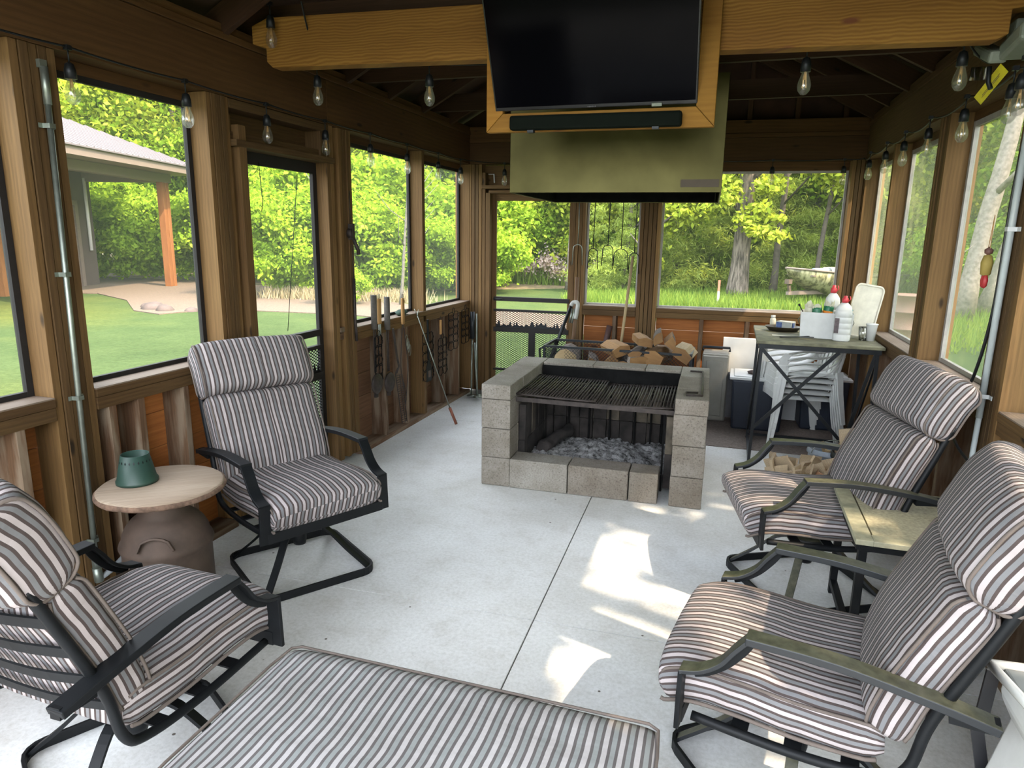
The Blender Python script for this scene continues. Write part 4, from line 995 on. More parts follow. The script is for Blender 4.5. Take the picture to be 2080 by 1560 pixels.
bk = t.nodes.new('ShaderNodeTexBrick'); bk.inputs['Scale'].default_value = 60; bk.inputs['Color1'].default_value = (.60, .47, .30, 1); bk.inputs['Color2'].default_value = (.54, .42, .27, 1); bk.inputs['Mortar'].default_value = (.30, .23, .15, 1); bk.inputs['Mortar Size'].default_value = .06
t.links.new(uvn, bk.inputs['Vector']); t.links.new(bk.outputs[0], p.inputs['Base Color']); p.inputs['Roughness'].default_value = .9
nb = thing('newspaper_tray', 'low cardboard tray of folded newspapers on the floor behind the striped chair', 'tray', (.545, 4.62, 0), -.15)
q = MB(); open_box(q, .44, .30, .16, .006, 1.05); q.build('tray', m_cardb, nb)
q = MB(); open_box(q, .17, .13, .10, .005, 1.08); q.xform(Matrix.Translation((.13, -.05, .13))@Matrix.Rotation(.4, 4, 'Y')); q.build('inner_carton', m_cardb, nb, bevel=.004)
def folded(x, y, z, lab, grp):
    q = MB(); w_, h_ = rs.uniform(.14, .19), rs.uniform(.12, .17); n = 7
    pts = [Vector((math.sin(i*.9)*.006, 0, h_*i/(n-1))) for i in range(n)]
    q.strip(pts, w_, rs.uniform(.010, .022), (0, 1, 0)); q.jitter(.012, 11, seed=rs.uniform(0, 9))
    for i, (u_, v_) in enumerate(q.uv): q.uv[i] = (u_, v_*4)
    o = q.build('folded_newspaper', m_news); o.location = (x, y, z); o.rotation_euler = (rs.uniform(-.5, .5), rs.uniform(-.5, .7), rs.uniform(-1.4, 1.6)); return tag(o, lab, 'newspaper', grp)
for k in range(18): folded(.38+.32*(k % 6)/5+rs.uniform(-.02, .02), 4.53+.08*(k//6)+rs.uniform(-.02, .02), .10+rs.uniform(0, .05), 'yellowed folded newspaper stuffed in the cardboard tray', 'newspapers in the cardboard tray')
for k in range(9): folded(.87+rs.uniform(-.07, .06), 4.84+rs.uniform(-.06, .06), .22+.03*k/2, 'yellowed folded newspaper sticking out of the black bucket', 'newspapers in the black bucket')

# ------------------------------------------------------------------ firewood rack, logs and long tools
rk = thing('firewood_rack', 'long black firewood rack with wire mesh sides behind the fire pit', 'rack', (-.93, 6.17, 0), .0)
RW, RD, RH = 1.30, .42, .70
q = MB()
for sx in (-1, 1):
    for sy in (-1, 1): q.bar((sx*RW/2, sy*RD/2, 0), (sx*RW/2, sy*RD/2, RH), .022, .022)
for z in (.12, RH):
    for sy in (-1, 1): q.bar((-RW/2, sy*RD/2, z), (RW/2, sy*RD/2, z), .02, .02)
    for sx in (-1, 1): q.bar((sx*RW/2, -RD/2, z), (sx*RW/2, RD/2, z), .02, .02)
q.build('frame', m_black, rk)
for sy in (-1, 1): q = MB(); diamond(q, (-RW/2, sy*(RD/2-.01), .12), (1, 0, 0), (0, 0, 1), RW, RH-.12, .032, .0013, 1.0); q.build('mesh_side', m_black, rk)
for sx in (-1, 1): q = MB(); diamond(q, (sx*(RW/2-.01), -RD/2, .12), (0, 1, 0), (0, 0, 1), RD, RH-.12, .032, .0013, 1.0); q.build('mesh_end', m_black, rk)
q = MB(); q.box((0, 0, .10), (RW, RD, .012)); q.build('bottom', m_black, rk)
q = MB(); q.tube([(-RW/2-.01, -RD/2, .69), (-RW/2-.05, -RD/2+.02, .67), (-RW/2-.045, -RD/2+.03, .56), (-RW/2-.02, -RD/2+.04, .50)], .010, 6); q.build('strap_loop', m_black, rk)
def split_log(L_, r_, seed, kind=0):
    """wedge-shaped split log lying along +Y, cut end facing -Y"""
    rg = random.Random(seed); q = MB(); n = 3
    if kind == 0: base = [(0, 0)]+[(r_*math.cos(a), r_*math.sin(a)) for a in [math.radians(15+rg.uniform(-5, 5)+k*(rg.uniform(85, 110))/4) for k in range(5)]]
    elif kind == 1: base = [(r_*.8*math.cos(2*PI*k/12)*rg.uniform(.92, 1.05), r_*.8*math.sin(2*PI*k/12)*rg.uniform(.92, 1.05)) for k in range(12)]
    else: base = [(-r_*.8, -r_*.4), (r_*.8, -r_*.5), (r_*.9, r_*.3), (0, r_*.6), (-r_*.85, r_*.35)]
    cx = sum(p[0] for p in base)/len(base); cz = sum(p[1] for p in base)/len(base); base = [(p[0]-cx, p[1]-cz) for p in base]; K = len(base)
    for j in range(6):
        y = L_*(j/5-.5)
        for (x, z) in base: k_ = 1+.06*noise.noise(Vector((x*20+seed, y*9, z*20))); q.v.append((x*k_, y, z*k_))
    for j in range(5):
        for k in range(K): k2 = (k+1) % K; q.face([j*K+k, (j+1)*K+k, (j+1)*K+k2, j*K+k2], [(j*.08, k*.05), (j*.08+.08, k*.05), (j*.08+.08, k*.05+.05), (j*.08, k*.05+.05)])
    return q, K, base
def log(x, y, z, L_, r_, seed, kind, rot, label, mat=None, group=None):
    q, K, base = split_log(L_, r_, seed, kind)
    body = q.build('split_log', mat or (m_bark if kind == 1 else m_split)); tag(body, label, 'log', group)
    if kind == 0:   # bark on the round back
        body.data.materials.append(m_bark)
        for i, pl in enumerate(body.data.polygons):
            if 1 <= (i % K) <= K-2: pl.material_index = 1
    for s_ in (-1, 1):
        e = MB(); b = 0
        for j, (px, pz) in enumerate(base):
            e.v.append((px, s_*(L_/2+.001), pz))
        e.face(list(range(b, b+K)) if s_ < 0 else list(range(b, b+K))[::-1], [(px*3, pz*3) for px, pz in (base if s_ < 0 else base[::-1])])
        e.build('cut_end', m_split if kind != 1 else m_split2, body)
    body.location = (x, y, z); body.rotation_euler = rot
    return body
G1 = 'dark logs low in the firewood rack'
lowx = [-1.44, -1.22, -1.02, -.82, -.62, -.44, -.32]
for k, x in enumerate([-1.34, -1.12, -.92, -.72, -.52, -.38]): log(x, 6.17+rs.uniform(-.02, .02), .40, .35, .10, 60+k, 2 if k % 2 else 1, (0, rs.uniform(0, 3), rs.uniform(-.1, .1)), 'bark-covered log in the second layer of the firewood rack', m_bark, 'dark logs in the second layer of the rack')
for k, x in enumerate(lowx):
    log(x, 6.17+rs.uniform(-.02, .02), .235, .36, .105, 20+k, 1 if k % 2 == 0 else 2, (0, rs.uniform(0, 3), rs.uniform(-.1, .1)), 'bark-covered log in the lower layer of the firewood rack', m_bark, G1)
log(-1.400, 6.15, 0.570, .36, .14, 31, 1, (0, 0, .1), 'round grey log at the left end of the firewood rack')
log(-1.150, 6.17, 0.540, .36, .12, 32, 0, (0, .6, .2), 'weathered log with pale bark left of the middle of the rack', m_bark)
log(-0.980, 6.15, 0.570, .34, .10, 33, 2, (0, -.9, .0), 'upright-turned split log in the middle of the rack')
log(-0.760, 6.10, 0.600, .36, .13, 34, 2, (0, .15, .4), 'rough log with flaky white bark in the middle of the rack', plain('flaky_bark', (.26, .22, .18), .95, 0, .7, 25, bmp=1))
log(-0.860, 6.12, 0.580, .34, 0.091, 35, 0, (0, -.4, 0), 'golden split log under the firewood pile')
log(-0.640, 6.12, 0.580, .34, 0.099, 36, 0, (0, 2.2, .1), 'large split log under the right side of the pile')
log(-0.960, 6.12, .70, .36, 0.091, 41, 2, (0, -.35, .5), 'split log with mossy top at the left of the firewood pile')
log(-0.760, 6.12, .68, .36, 0.099, 42, 0, (0, -.75, 0), 'golden split log at the front of the firewood pile')
log(-0.560, 6.12, .67, .36, 0.099, 43, 2, (0, .25, -.2), 'broad split log in the middle of the firewood pile')
log(-0.720, 6.12, .79, .34, 0.076, 44, 2, (0, .1, .3), 'small flat split log high on the firewood pile')
log(-0.590, 6.12, .83, .34, 0.084, 45, 0, (0, -1.6, .1), 'split log standing on its edge on top of the firewood pile')
log(-0.460, 6.12, .80, .34, 0.099, 46, 0, (0, .9, .1), 'large pale split log on top of the firewood pile')
log(-0.340, 6.12, .70, .34, 0.099, 47, 2, (0, .5, -.1), 'pale log with rough torn end at the right of the firewood pile', m_split2)
# tools leaning around the rack
br = thing('broom', 'pale wooden broom handle leaning against the far wall', 'broom', (0, 0, 0))
q = MB(); q.tube([(-.985, 6.42, .30), (-.935, 6.80, 1.50)], .014, 10); q.build('handle', m_split2, br)
q = MB(); q.box((-.99, 6.40, .20), (.28, .05, .20)); q.build('brush_head', m_bark, br)
ax = MB(); ax.tube([(-1.48, 6.60, .16), (-1.47, 6.70, .75), (-1.475, 6.78, 1.28)], .020, 8); o = ax.build('wooden_stick', m_old); tag(o, 'weathered wooden stick leaning beside the narrow window', 'stick')
hk = thing('hand_truck', 'black folding cart handle with grey grip leaning beside the far door', 'cart')
q = MB(); q.tube([(-1.66, 6.35, .40), (-1.56, 6.55, .78), (-1.50, 6.64, 1.0)], .017, 8); q.build('pole', m_black, hk)
q = MB(); q.tube(bez([(-1.50, 6.64, 1.0), (-1.485, 6.66, 1.035), (-1.45, 6.66, 1.04), (-1.43, 6.64, 1.01), (-1.44, 6.60, .88)], 4), .021, 8); q.build('grip', plain('grey_rubber', (.33, .33, .30), .6), hk)
q = MB(); q.tube([(-1.455, 6.63, .98), (-1.475, 6.6, .84)], .010, 8); q.tube([(-1.48, 6.63, .98), (-1.50, 6.6, .84)], .010, 8); q.build('chrome_rod', m_galv, hk)
pc_ = MB(); pc_.tube([(-1.18, 6.80, .55), (-1.14, 6.86, .80)], .03, 10); o = pc_.build('dark_pipe', plain('maroon_pipe', (.07, .035, .03), .7)); tag(o, 'short dark pipe standing between the studs behind the rack', 'pipe')
um = thing('campfire_skewers', 'bundle of steel skewers in a black sleeve leaning in the far left corner', 'skewers')
q = MB(); q.tube([(-2.535, 6.62, .90), (-2.53, 6.60, .62)], .026, 10); q.build('sleeve', m_black, um)
for (a, b) in (((-2.50, 6.64, .88), (-2.475, 6.60, .02)), ((-2.53, 6.60, .62), (-2.52, 6.55, .02)), ((-2.505, 6.60, .58), (-2.43, 6.50, .03))):
    q = MB(); q.tube([a, b], .009, 8); q.build('rod', m_galv, um)
    q = MB(); q.lathe([(0, 0), (.045, 0), (.045, .006), (.01, .014), (0, .014)], 16, b); q.build('foot_disc', m_galv, um)

# ------------------------------------------------------------------ roasting forks hanging on the far wall
def fork(x, z, ztop, label, mm, w_=.05, n_=-.06, drop=.2):
    r0 = thing('roasting_fork', label, 'fork', WF.p(x, -n_, 0), math.atan(.05), 'roasting forks hanging in front of the narrow window')
    q = MB(); q.tube([(0, 0, ztop), (.004, 0, (z+ztop)/2), (0, 0, z)], .0045, 6); q.build('shaft', mm, r0)
    q = MB(); pts = [(-w_-.006, 0, z-drop)]+[(-w_*math.cos(a), 0, z-w_+w_*math.sin(a)) for a in [PI*k/10 for k in range(11)]]+[(w_+.006, 0, z-drop)]; q.tube(pts, .0045, 6); q.build('tines', mm, r0)
for a in ((-1.49, 1.60, 2.0, 'pale roasting fork hanging in front of the stud left of the window', m_galv, .045), (-1.335, 1.565, 2.3, 'black roasting fork hanging at the left side of the narrow window', m_black, .045),
          (-1.19, 1.60, 2.3, 'thin roasting fork hanging second from the left in the window', m_black, .05), (-1.06, 1.565, 2.3, 'thick black roasting fork in the middle of the window', m_black, .068),
          (-.93, 1.53, 2.3, 'short roasting fork hanging behind the broom handle', m_black, .045)): fork(*a)
# pale bracket above the far door
q = MB(); q.strip([(0, 0, 0), (.06, 0, 0)], .012, .006, (0, 1, 0)); q.strip([(.06, 0, .003), (.065, 0, -.085)], .012, .010, (0, 1, 0)); o = q.build('white_bracket', m_wp); o.location = WF.p(-2.47, -.10, 2.29); tag(o, 'small white angle bracket in the gap above the far door', 'bracket')

# ------------------------------------------------------------------ tools on the left wall
XW = -2.634+.03
def irn(y, x=XW): return (x, y)
m_grip = plain('dark_grey_grip', (.075, .066, .055), .8, 0, .2, 60)
def pie_iron(y, ztop, zpan, label, dy=.0):
    r0 = thing('pie_iron', label, 'pie iron', (XW+.01, y, 0), 0, 'long-handled pie irons on the left wall')
    for s_ in (-1, 1):
        q = MB(); q.tube([(0, s_*.012+dy*0, ztop-.22), (0, s_*.012+dy, zpan+.09)], .005, 6); q.build('rod', m_iron, r0)
    q = MB(); q.tube([(0, 0, ztop), (0, 0, ztop-.26)], .024, 12); q.build('grip', m_grip, r0)
    q = MB(); q.lathe([(0, -.02), (.05, -.02), (.078, -.008), (.082, 0), (.078, .008), (.05, .02), (0, .02)], 28, (0.01, dy, zpan), mat=Matrix.Rotation(PI/2, 3, 'Y')); q.build('plate', m_iron, r0)
    q = MB(); q.box((0, dy, zpan-.095), (.02, .035, .03)); q.build('hinge', m_iron, r0)
pie_iron(4.665, 1.22, .53, 'pie iron with grey grip and round cast plate, nearest the door')
pie_iron(4.875, 1.19, .50, 'pie iron with grey grip half hidden behind the first one')
m_wh = wood('varnished_handle', (.40, .22, .08), (.60, .38, .15), rings=20, knots=0)
sk = thing('barbecue_fork', 'four-pronged fork with varnished wooden handle between the pie irons', 'fork', (XW+.02, 4.73, 0))
q = MB(); q.box((0, 0, 1.09), (.02, .045, .20)); q.build('handle', m_wh, sk, bevel=.008)
q = MB(); q.tube([(0, -.01, 1.19), (0, -.012, 1.22), (0, .012, 1.22), (0, .01, 1.19)], .003, 6)
for dy in (-.018, -.006, .006, .018): q.tube([(0, dy, .99), (0, dy, .90)], .0025, 6)
q.build('prongs', m_galv, sk)
gb = thing('grill_basket', 'long wire grill basket with bent handle hanging on the left wall', 'grill basket', (XW+.02, 4.95, 0))
q = MB(); q.tube([(0, -.01, .93), (0, .05, .70), (0, .085, .60), (.0, .03, .56), (0, .03, .53)], .005, 6); q.tube([(0, .01, .93), (0, .065, .70), (0, .10, .60), (.0, .05, .55)], .005, 6); q.build('handle', m_iron, gb)
q = MB(); y0_, z0_ = .03, .53
for k in range(22):
    z = .53-k*.02; o_ = .10*k/21; q.tube([(0, .03+o_, z), (0.012, .03+o_+.09-.02*k/21, z)], .0025, 5)
q.tube([(0, .03, .54), (0, .13, .10)], .004, 6); q.tube([(0.012, .12, .53), (.012, .20, .10)], .004, 6); q.tube([(0.012, .075, .53), (.012, .165, .10)], .003, 6); q.build('wire_cage', m_iron, gb)
def rack_wire(y, z, label, w_=.11, h_=.38, n=5):
    r0 = MB(); rg = random.Random(int(y*100))
    for j in range(n):
        for s_ in (-1, 1):
            pts = []
            for k in range(15):
                a = k/14*PI*2*1.0; yy = s_*w_*.25+w_*.28*math.cos(a); zz = -h_*(j+.5)/n+h_/n*.62*math.sin(a); pts.append((rg.uniform(-.004, .008), yy, zz))
            r0.tube(pts, .0032, 5)
    r0.tube([(0, -w_*.5, 0), (0, -w_*.52, -h_)], .003, 5); r0.tube([(0, w_*.5, 0), (0, w_*.5, -h_*.98)], .003, 5)
    r0.tube(bez([(0, -.02, 0), (.0, -.01, .04), (0, .02, .04), (0, .03, 0)], 4), .003, 5)
    o = r0.build('coiled_wire_rack', m_char); o.location = (XW+.02, y, z); return tag(o, label, 'wire rack', 'rusty curled wire racks on the left wall')
rack_wire(4.70, .90, 'rusty curled wire rack behind the pie irons')
rack_wire(5.62, .80, 'rusty curled wire rack behind the black spatula', .22, .42)
rack_wire(5.95, .71, 'rusty curled wire rack hanging low in the sixth stud bay', .20, .34)
rack_wire(6.22, .93, 'rusty curled wire rack second from the far corner', .24, .36)
rack_wire(6.54, .93, 'rusty curled wire rack nearest the far corner', .20, .34)
tn = thing('grill_tongs', 'long wire grill tongs with varnished handle hanging below the sill', 'tongs', (XW+.015, 5.14, 0))
q = MB(); q.box((0, 0, 1.05), (.02, .04, .22)); q.build('handle', m_wh, tn, bevel=.007)
q = MB(); q.tube(bez([(0, -.01, .94), (0, -.04, .75), (0, -.05, .55), (0, .03, .35), (0, .02, .25)], 4), .004, 6); q.tube(bez([(0, .01, .94), (0, .05, .75), (0, .08, .60), (0, .06, .42), (0, .03, .28)], 4), .004, 6); q.tube([(0, -.01, 1.16), (0, -.01, 1.19), (0, .012, 1.19), (0, .012, 1.16)], .003, 6); q.build('wire_jaws', m_iron, tn)
st_ = thing('grill_spatula', 'black grill spatula with slotted blade hanging on the left wall', 'spatula', (XW+.03, 5.60, 0))
q = MB(); q.strip([(0, 0, .93), (0, 0, .72), (0, .01, .56)], .028, .014, (0, 1, 0)); q.build('handle', m_blackp, st_, bevel=.004)
q = MB(); q.strip([(0, .01, .57), (0, .015, .50), (0, .015, .36)], [.025, .10, .105], .004, (0, 1, 0)); q.build('blade', m_blackp, st_)
q = MB(); q.box((.004, .015, .43), (.002, .05, .06)); q.build('scraper_plate', m_rust, st_)
lf = thing('marshmallow_fork', 'long thin fork with red-brown grip leaning from the sill to the floor', 'fork')
q = MB(); q.tube([(-2.56, 5.36, .99), (-2.31, 5.47, .17)], .0045, 6); q.tube([(-2.56, 5.36, .99), (-2.575, 5.33, 1.05)], .003, 6); q.tube([(-2.56, 5.36, .99), (-2.57, 5.40, 1.04)], .003, 6); q.build('shaft', m_galv, lf)
q = MB(); q.tube([(-2.31, 5.47, .17), (-2.26, 5.50, .015)], .013, 8); q.build('grip', plain('red_brown_grip', (.22, .07, .035), .5), lf)
sf = thing('toasting_fork', 'short fork with varnished handle hanging in the fifth stud bay', 'fork', (XW+.01, 5.93, 0))
q = MB(); q.box((0, 0, .82), (.015, .03, .14)); q.build('handle', m_wh, sf, bevel=.005)
q = MB(); q.tube([(0, 0, .75), (0, 0, .60)], .003, 6); q.tube([(0, -.01, .89), (0, 0, .92), (0, .01, .89)], .003, 6); q.build('wire', m_iron, sf)
wl = MB()
for k in range(4): wl.tube([(0, .02*k+.02*math.cos(a), -.03*k+.05*math.sin(a)) for a in [2*PI*i/12 for i in range(12)]], .002, 5, closed=True)
o = wl.build('wire_loops', m_galv); o.location = (XW, 5.23, .79); tag(o, 'small bunch of bent wire loops hanging on a stud', 'wire')
gl_ = MB(); gl_.lathe([(0, 0), (.03, 0), (.05, .02), (.03, .05), (0, .055)], 12); gl_.jitter(.02, 25); o = gl_.build('green_pot_holder', plain('dark_green_cloth', (.03, .055, .04), .9)); o.location = (-2.68, 5.30, 1.0); o.scale = (1, 1.7, .8); tag(o, 'crumpled dark green cloth lying on the sill under the window', 'cloth')
# small pulley hanging on the post by the door
pl_ = thing('rope_pulley', 'rusty pulley block and chain hanging on the post between door and window', 'pulley', (XW-.01, 4.40, 0))
q = MB(); q.lathe([(0, -.015), (.035, -.015), (.03, 0), (.035, .015), (0, .015)], 20, (0, 0, 1.68), mat=Matrix.Rotation(PI/2, 3, 'Y')); q.box((.0, .01, 1.69), (.04, .025, .11)); q.tube([(.01, .02, 1.64), (.02, .06, 1.56), (.02, .065, 1.53)], .014, 8); q.build('block', m_iron, pl_)
q = MB(); q.tube([(0, 0, 1.97), (0, 0, 1.74)], .003, 6); q.tube([(0, .01, 1.60), (.0, .02, 1.36)], .003, 6); q.build('chain', m_iron, pl_)
q = MB(); q.tube([(0, .02, 1.36), (.0, .02, 1.06), (0, .03, .90)], .011, 8); q.build('hook_weight', m_iron, pl_)
dl = MB(); dl.tube([WL.p(3.93, -.075, 2.05), WL.p(3.72, -.06, 1.06)], .0022, 5); o = dl.build('door_pull_cord', m_black); tag(o, 'thin black cord hanging diagonally across the left screen door', 'cord')
dl = MB(); dl.tube([WL.p(3.55, -.075, 2.08), WL.p(3.56, -.07, 1.86), WL.p(3.545, -.07, 1.80)], .0022, 5); o = dl.build('door_pull_cord', m_black); tag(o, 'short black cord hanging at the top left of the screen door', 'cord')

# ------------------------------------------------------------------ conduits, cable, flood light, ornament
cd = thing('conduit', 'galvanised conduit pipe running up the post at the left', 'conduit')
xc = -2.634+.018
q = MB(); q.tube([(xc, 2.125, .15), (xc, 2.145, 1.2), (xc, 2.165, 2.18)], .0115, 12); q.build('pipe', m_galv, cd)
q = MB(); q.tube([(xc, 2.165, 2.16), (xc, 2.166, 2.30)], .0145, 12); q.box((xc-.008, 2.165, 2.31), (.02, .03, .03)); q.build('coupling', m_galv, cd)
q = MB(); q.tube([(xc, 2.125, .27), (xc, 2.125, .20)], .016, 12); q.tube([(xc, 2.125, .20), (xc, 2.13, .13)], .019, 12); q.build('elbow', m_galv, cd)
q = MB(); q.tube([(xc, 2.13, .14), (xc+.01, 2.20, .16), (xc+.02, 2.30, .22)], .013, 10); q.build('whip', plain('grey_flex_conduit', (.22, .24, .25), .6), cd)
for z in (2.08, 1.50, .98, .33):
    yy = 2.125+.02*(z-.15)/1.05; q = MB(); q.strip([(xc-.016, yy-.035, z), (xc-.016, yy-.018, z), (xc+.014, yy-.012, z), (xc+.014, yy+.012, z), (xc-.016, yy+.018, z), (xc-.016, yy+.035, z)], .018, .003, (0, 0, 1)); q.build('strap', m_galv, cd)
m_pvc = plain('pale_grey_pvc', (.42, .46, .45), .5, 0, .06)
cd = thing('conduit', 'pale grey plastic conduit on the post at the right edge', 'conduit')
P0, P1 = WR.p(3.385, .018, 2.30), WR.p(3.40, .018, .93)
q = MB(); q.tube([P0, P1], .0135, 12); q.tube([P1, WR.p(3.42, .018, .35)], .011, 12); q.build('pipe', m_pvc, cd)
for z in (1.74, 1.03):
    q = MB(); q.strip([WR.p(3.34, .002, z), WR.p(3.372, .002, z), WR.p(3.380, .034, z), WR.p(3.408, .034, z), WR.p(3.416, .002, z), WR.p(3.448, .002, z)], .018, .003, (0, 0, 1)); q.build('strap', m_wp, cd)
pc2 = MB(); pc2.tube(bez([WR.p(3.36, .02, 2.38), WR.p(3.43, .02, 1.9), WR.p(3.45, .015, 1.4), WR.p(3.53, .02, 1.10), WR.p(3.62, .03, .98), WR.p(3.62, .05, .84), WR.p(3.50, .06, .78), WR.p(3.30, .05, .74), WR.p(3.0, .04, .72)], 8), .007, 8)
o = pc2.build('power_cord', m_bez); tag(o, 'black power cord hanging beside the pale conduit on the right wall', 'cord')
fl = thing('flood_light', 'grey-green twin-head flood light under the right roof edge', 'flood light', (1.0, 3.50, 2.50))
m_fl = plain('grey_green_housing', (.17, .19, .15), .5, 0, .1)
q = MB(); q.box((-.02, .14, -.02), (.07, .26, .05), Matrix.Rotation(.35, 3, 'X')); q.build('lamp_head', m_fl, fl, bevel=.012)
q = MB(); q.box((.03, -.08, -.03), (.10, .24, .07), Matrix.Rotation(-.12, 3, 'X')); q.build('lamp_head', m_fl, fl, bevel=.015)
q = MB(); q.box((-.02, .272, -.075), (.06, .012, .055), Matrix.Rotation(.35, 3, 'X')); q.build('lens', glassm('frosted_lens', (.6, .62, .58), .3), fl)
q = MB(); q.box((.05, .06, .03), (.06, .10, .10)); q.build('mounting_base', m_fl, fl, bevel=.01)
q = MB(); q.tube([(-.01, .16, -.07), (-.0, .18, -.13), (.01, .17, -.16)], .010, 8); q.build('adjuster', m_black, fl)
yt = MB(); a_ = WR.p(3.60, .07, 2.41); b_ = WR.p(3.93, .06, 2.335); yt.strip([a_, b_], .048, .0015, (.7, .1, -.7)); o = yt.build('warning_tag', plain('yellow_tag', (.75, .66, .02), .6)); tag(o, 'yellow printed cord tag on the string lights at the right', 'tag')
q = MB(); dd = (b_-a_)
for k in (-.012, -.002, .008): q.strip([a_+dd*.15+Vector((-.0015, -.0015, k)), a_+dd*.8+Vector((-.0015, -.0015, k))], .002, .0006, (.7, .1, -.7))
q.build('tag_print', m_print, o)
orn = thing('hanging_ornament', 'small colourful figure ornament hanging from a string on the right post', 'ornament', WR.p(3.47, .06, 1.60))
q = MB(); q.lathe([(0, -.06), (.02, -.05), (.024, 0), (.016, .03), (0, .035)], 12); q.build('robe', plain('mustard', (.30, .22, .05), .7), orn)
q = MB(); q.lathe([(0, .03), (.016, .04), (.017, .055), (.0, .068)], 12); q.build('head', plain('brown_head', (.13, .06, .045), .6), orn)
for dx in (-.010, .012): q = MB(); q.lathe([(0, -.11), (.010, -.10), (.012, -.075), (.008, -.055), (0, -.05)], 10, (0, dx, 0)); q.build('boot', plain('red_boot', (.40, .03, .03), .5), orn)
q = MB(); q.box((0, .022, -.02), (.012, .02, .09)); q.build('wing', m_wp, orn)
q = MB(); q.tube([(0, -.01, .06), (0, -.004, .20)], .0015, 5); q.tube([(0, .012, .06), (0, -.004, .20)], .0015, 5); q.build('string', m_wh, orn)

# ------------------------------------------------------------------ string lights
m_bulb, t, p = nm('clear_bulb'); t.nodes.remove(p)
tr_b = t.nodes.new('ShaderNodeBsdfTransparent'); tl_b = t.nodes.new('ShaderNodeBsdfTranslucent'); tl_b.inputs[0].default_value = (.85, .86, .80, 1); gb_ = t.nodes.new('ShaderNodeBsdfGlossy'); gb_.inputs[1].default_value = .15
m1_ = t.nodes.new('ShaderNodeMixShader'); m1_.inputs[0].default_value = .22; t.links.new(tr_b.outputs[0], m1_.inputs[1]); t.links.new(tl_b.outputs[0], m1_.inputs[2])
m2_ = t.nodes.new('ShaderNodeMixShader'); m2_.inputs[0].default_value = .12; t.links.new(m1_.outputs[0], m2_.inputs[1]); t.links.new(gb_.outputs[0], m2_.inputs[2]); t.links.new(m2_.outputs[0], t.nodes['Material Output'].inputs[0])
m_fil = plain('brass_filament', (.75, .50, .22), .3, .8)
def add_lamp(root, p, drop=.055, lean=(0, 0)):
    p = Vector(p); t_ = p+Vector((0, 0, -drop)); k = Vector((lean[0], lean[1], 0))
    q = MB(); q.box(p, (.022, .022, .018)); q.tube([p, t_], .0035, 6)
    q.lathe([(.006, 0), (.016, -.006), (.022, -.03), (.0225, -.062), (0, -.062)], 14, t_); s_ = q.build('socket', m_black, root)
    q = MB(); q.lathe([(.013, -.060), (.018, -.078), (.027, -.105), (.0295, -.122), (.026, -.142), (.014, -.158), (0, -.162)], 18, t_); q.build('bulb', m_bulb, s_)
    q = MB()
    for a in range(4):
        c_, s2 = math.cos(a*PI/2+.4), math.sin(a*PI/2+.4); q.tube([t_+Vector((.004*c_, .004*s2, -.062)), t_+Vector((.010*c_, .010*s2, -.13))], .0011, 4)
    q.tube([t_+Vector((0, 0, -.062)), t_+Vector((0, 0, -.095))], .004, 6); q.build('filament', m_fil, s_)
def lights(label, pts, hang, sag=.02):
    r0 = thing('string_lights', label, 'string lights', (0, 0, 0), 0, 'strings of clear bulbs around the roof edge')
    q = MB(); path = []
    for a, b in zip(pts, pts[1:]):
        a, b = Vector(a), Vector(b)
        for k in range(8): t_ = k/8; path.append(a.lerp(b, t_)+Vector((0, 0, -sag*4*t_*(1-t_))))
    path.append(Vector(pts[-1])); q.tube(path, .0045, 6); q.build('cable', m_black, r0)
    for h_ in hang: add_lamp(r0, *h_) if isinstance(h_, tuple) and len(h_) == 2 and not isinstance(h_[0], (int, float)) else add_lamp(r0, h_)
    return r0
yl = [2.27, 2.895, 3.51, 4.11, 4.70, 5.305, 5.93, 6.47]; XL_ = -2.634+.03
pl2 = [(XL_, y, 2.395) for y in [-.5, .1, .7, 1.3, 1.7]+yl]+[tuple(WF.p(-2.26, .03, 2.385))]
lights('string of clear bulbs along the header of the left wall', pl2, [((XL_, y, 2.392), .07 if y > 4.2 else .055) for y in [1.7]+yl], .008)
xf = [-2.26, -1.65, -1.05, -.35, .27, .87]
lights('string of clear bulbs along the header of the far wall', [tuple(WF.p(x, .03, 2.385)) for x in xf]+[tuple(WR.p(6.9, .03, 2.385))], [tuple(WF.p(x, .04, 2.382)) for x in xf], .008)
yr_ = [6.47, 5.86, 5.31, 4.73, 4.10, 3.50]
lights('string of clear bulbs along the header of the right wall', [tuple(WR.p(6.9, .03, 2.385))]+[tuple(WR.p(y, .045, 2.385)) for y in yr_]+[tuple(WR.p(2.9, .045, 2.40)), tuple(WR.p(2.0, .045, 2.40))], [tuple(WR.p(y, .06, 2.385)) for y in yr_]+[tuple(WR.p(3.36, .075, 2.395)), tuple(WR.p(2.9, .06, 2.39))], .03)
lights('string of clear bulbs draped across the room behind the pine beam', [(-2.2, 3.3, 2.83), (-2.30, 3.58, 2.60), (-1.62, 3.58, 2.57), (-1.0, 3.57, 2.56), (-.35, 3.57, 2.55), (.243, 3.57, 2.54), (.86, 3.57, 2.54), (1.0, 3.7, 2.45)], [(-2.306, 3.58, 2.60), (-1.62, 3.58, 2.57), (.243, 3.57, 2.545), (.862, 3.57, 2.535)], .02)
lights('short run of bulb string hanging over the left end of the pine beam', [(-2.45, 3.30, 2.86), (-2.43, 3.33, 2.85), (-2.10, 3.2, 2.95), (-1.8, 3.0, 3.06)], [(-2.42, 3.34, 2.85)], .0)

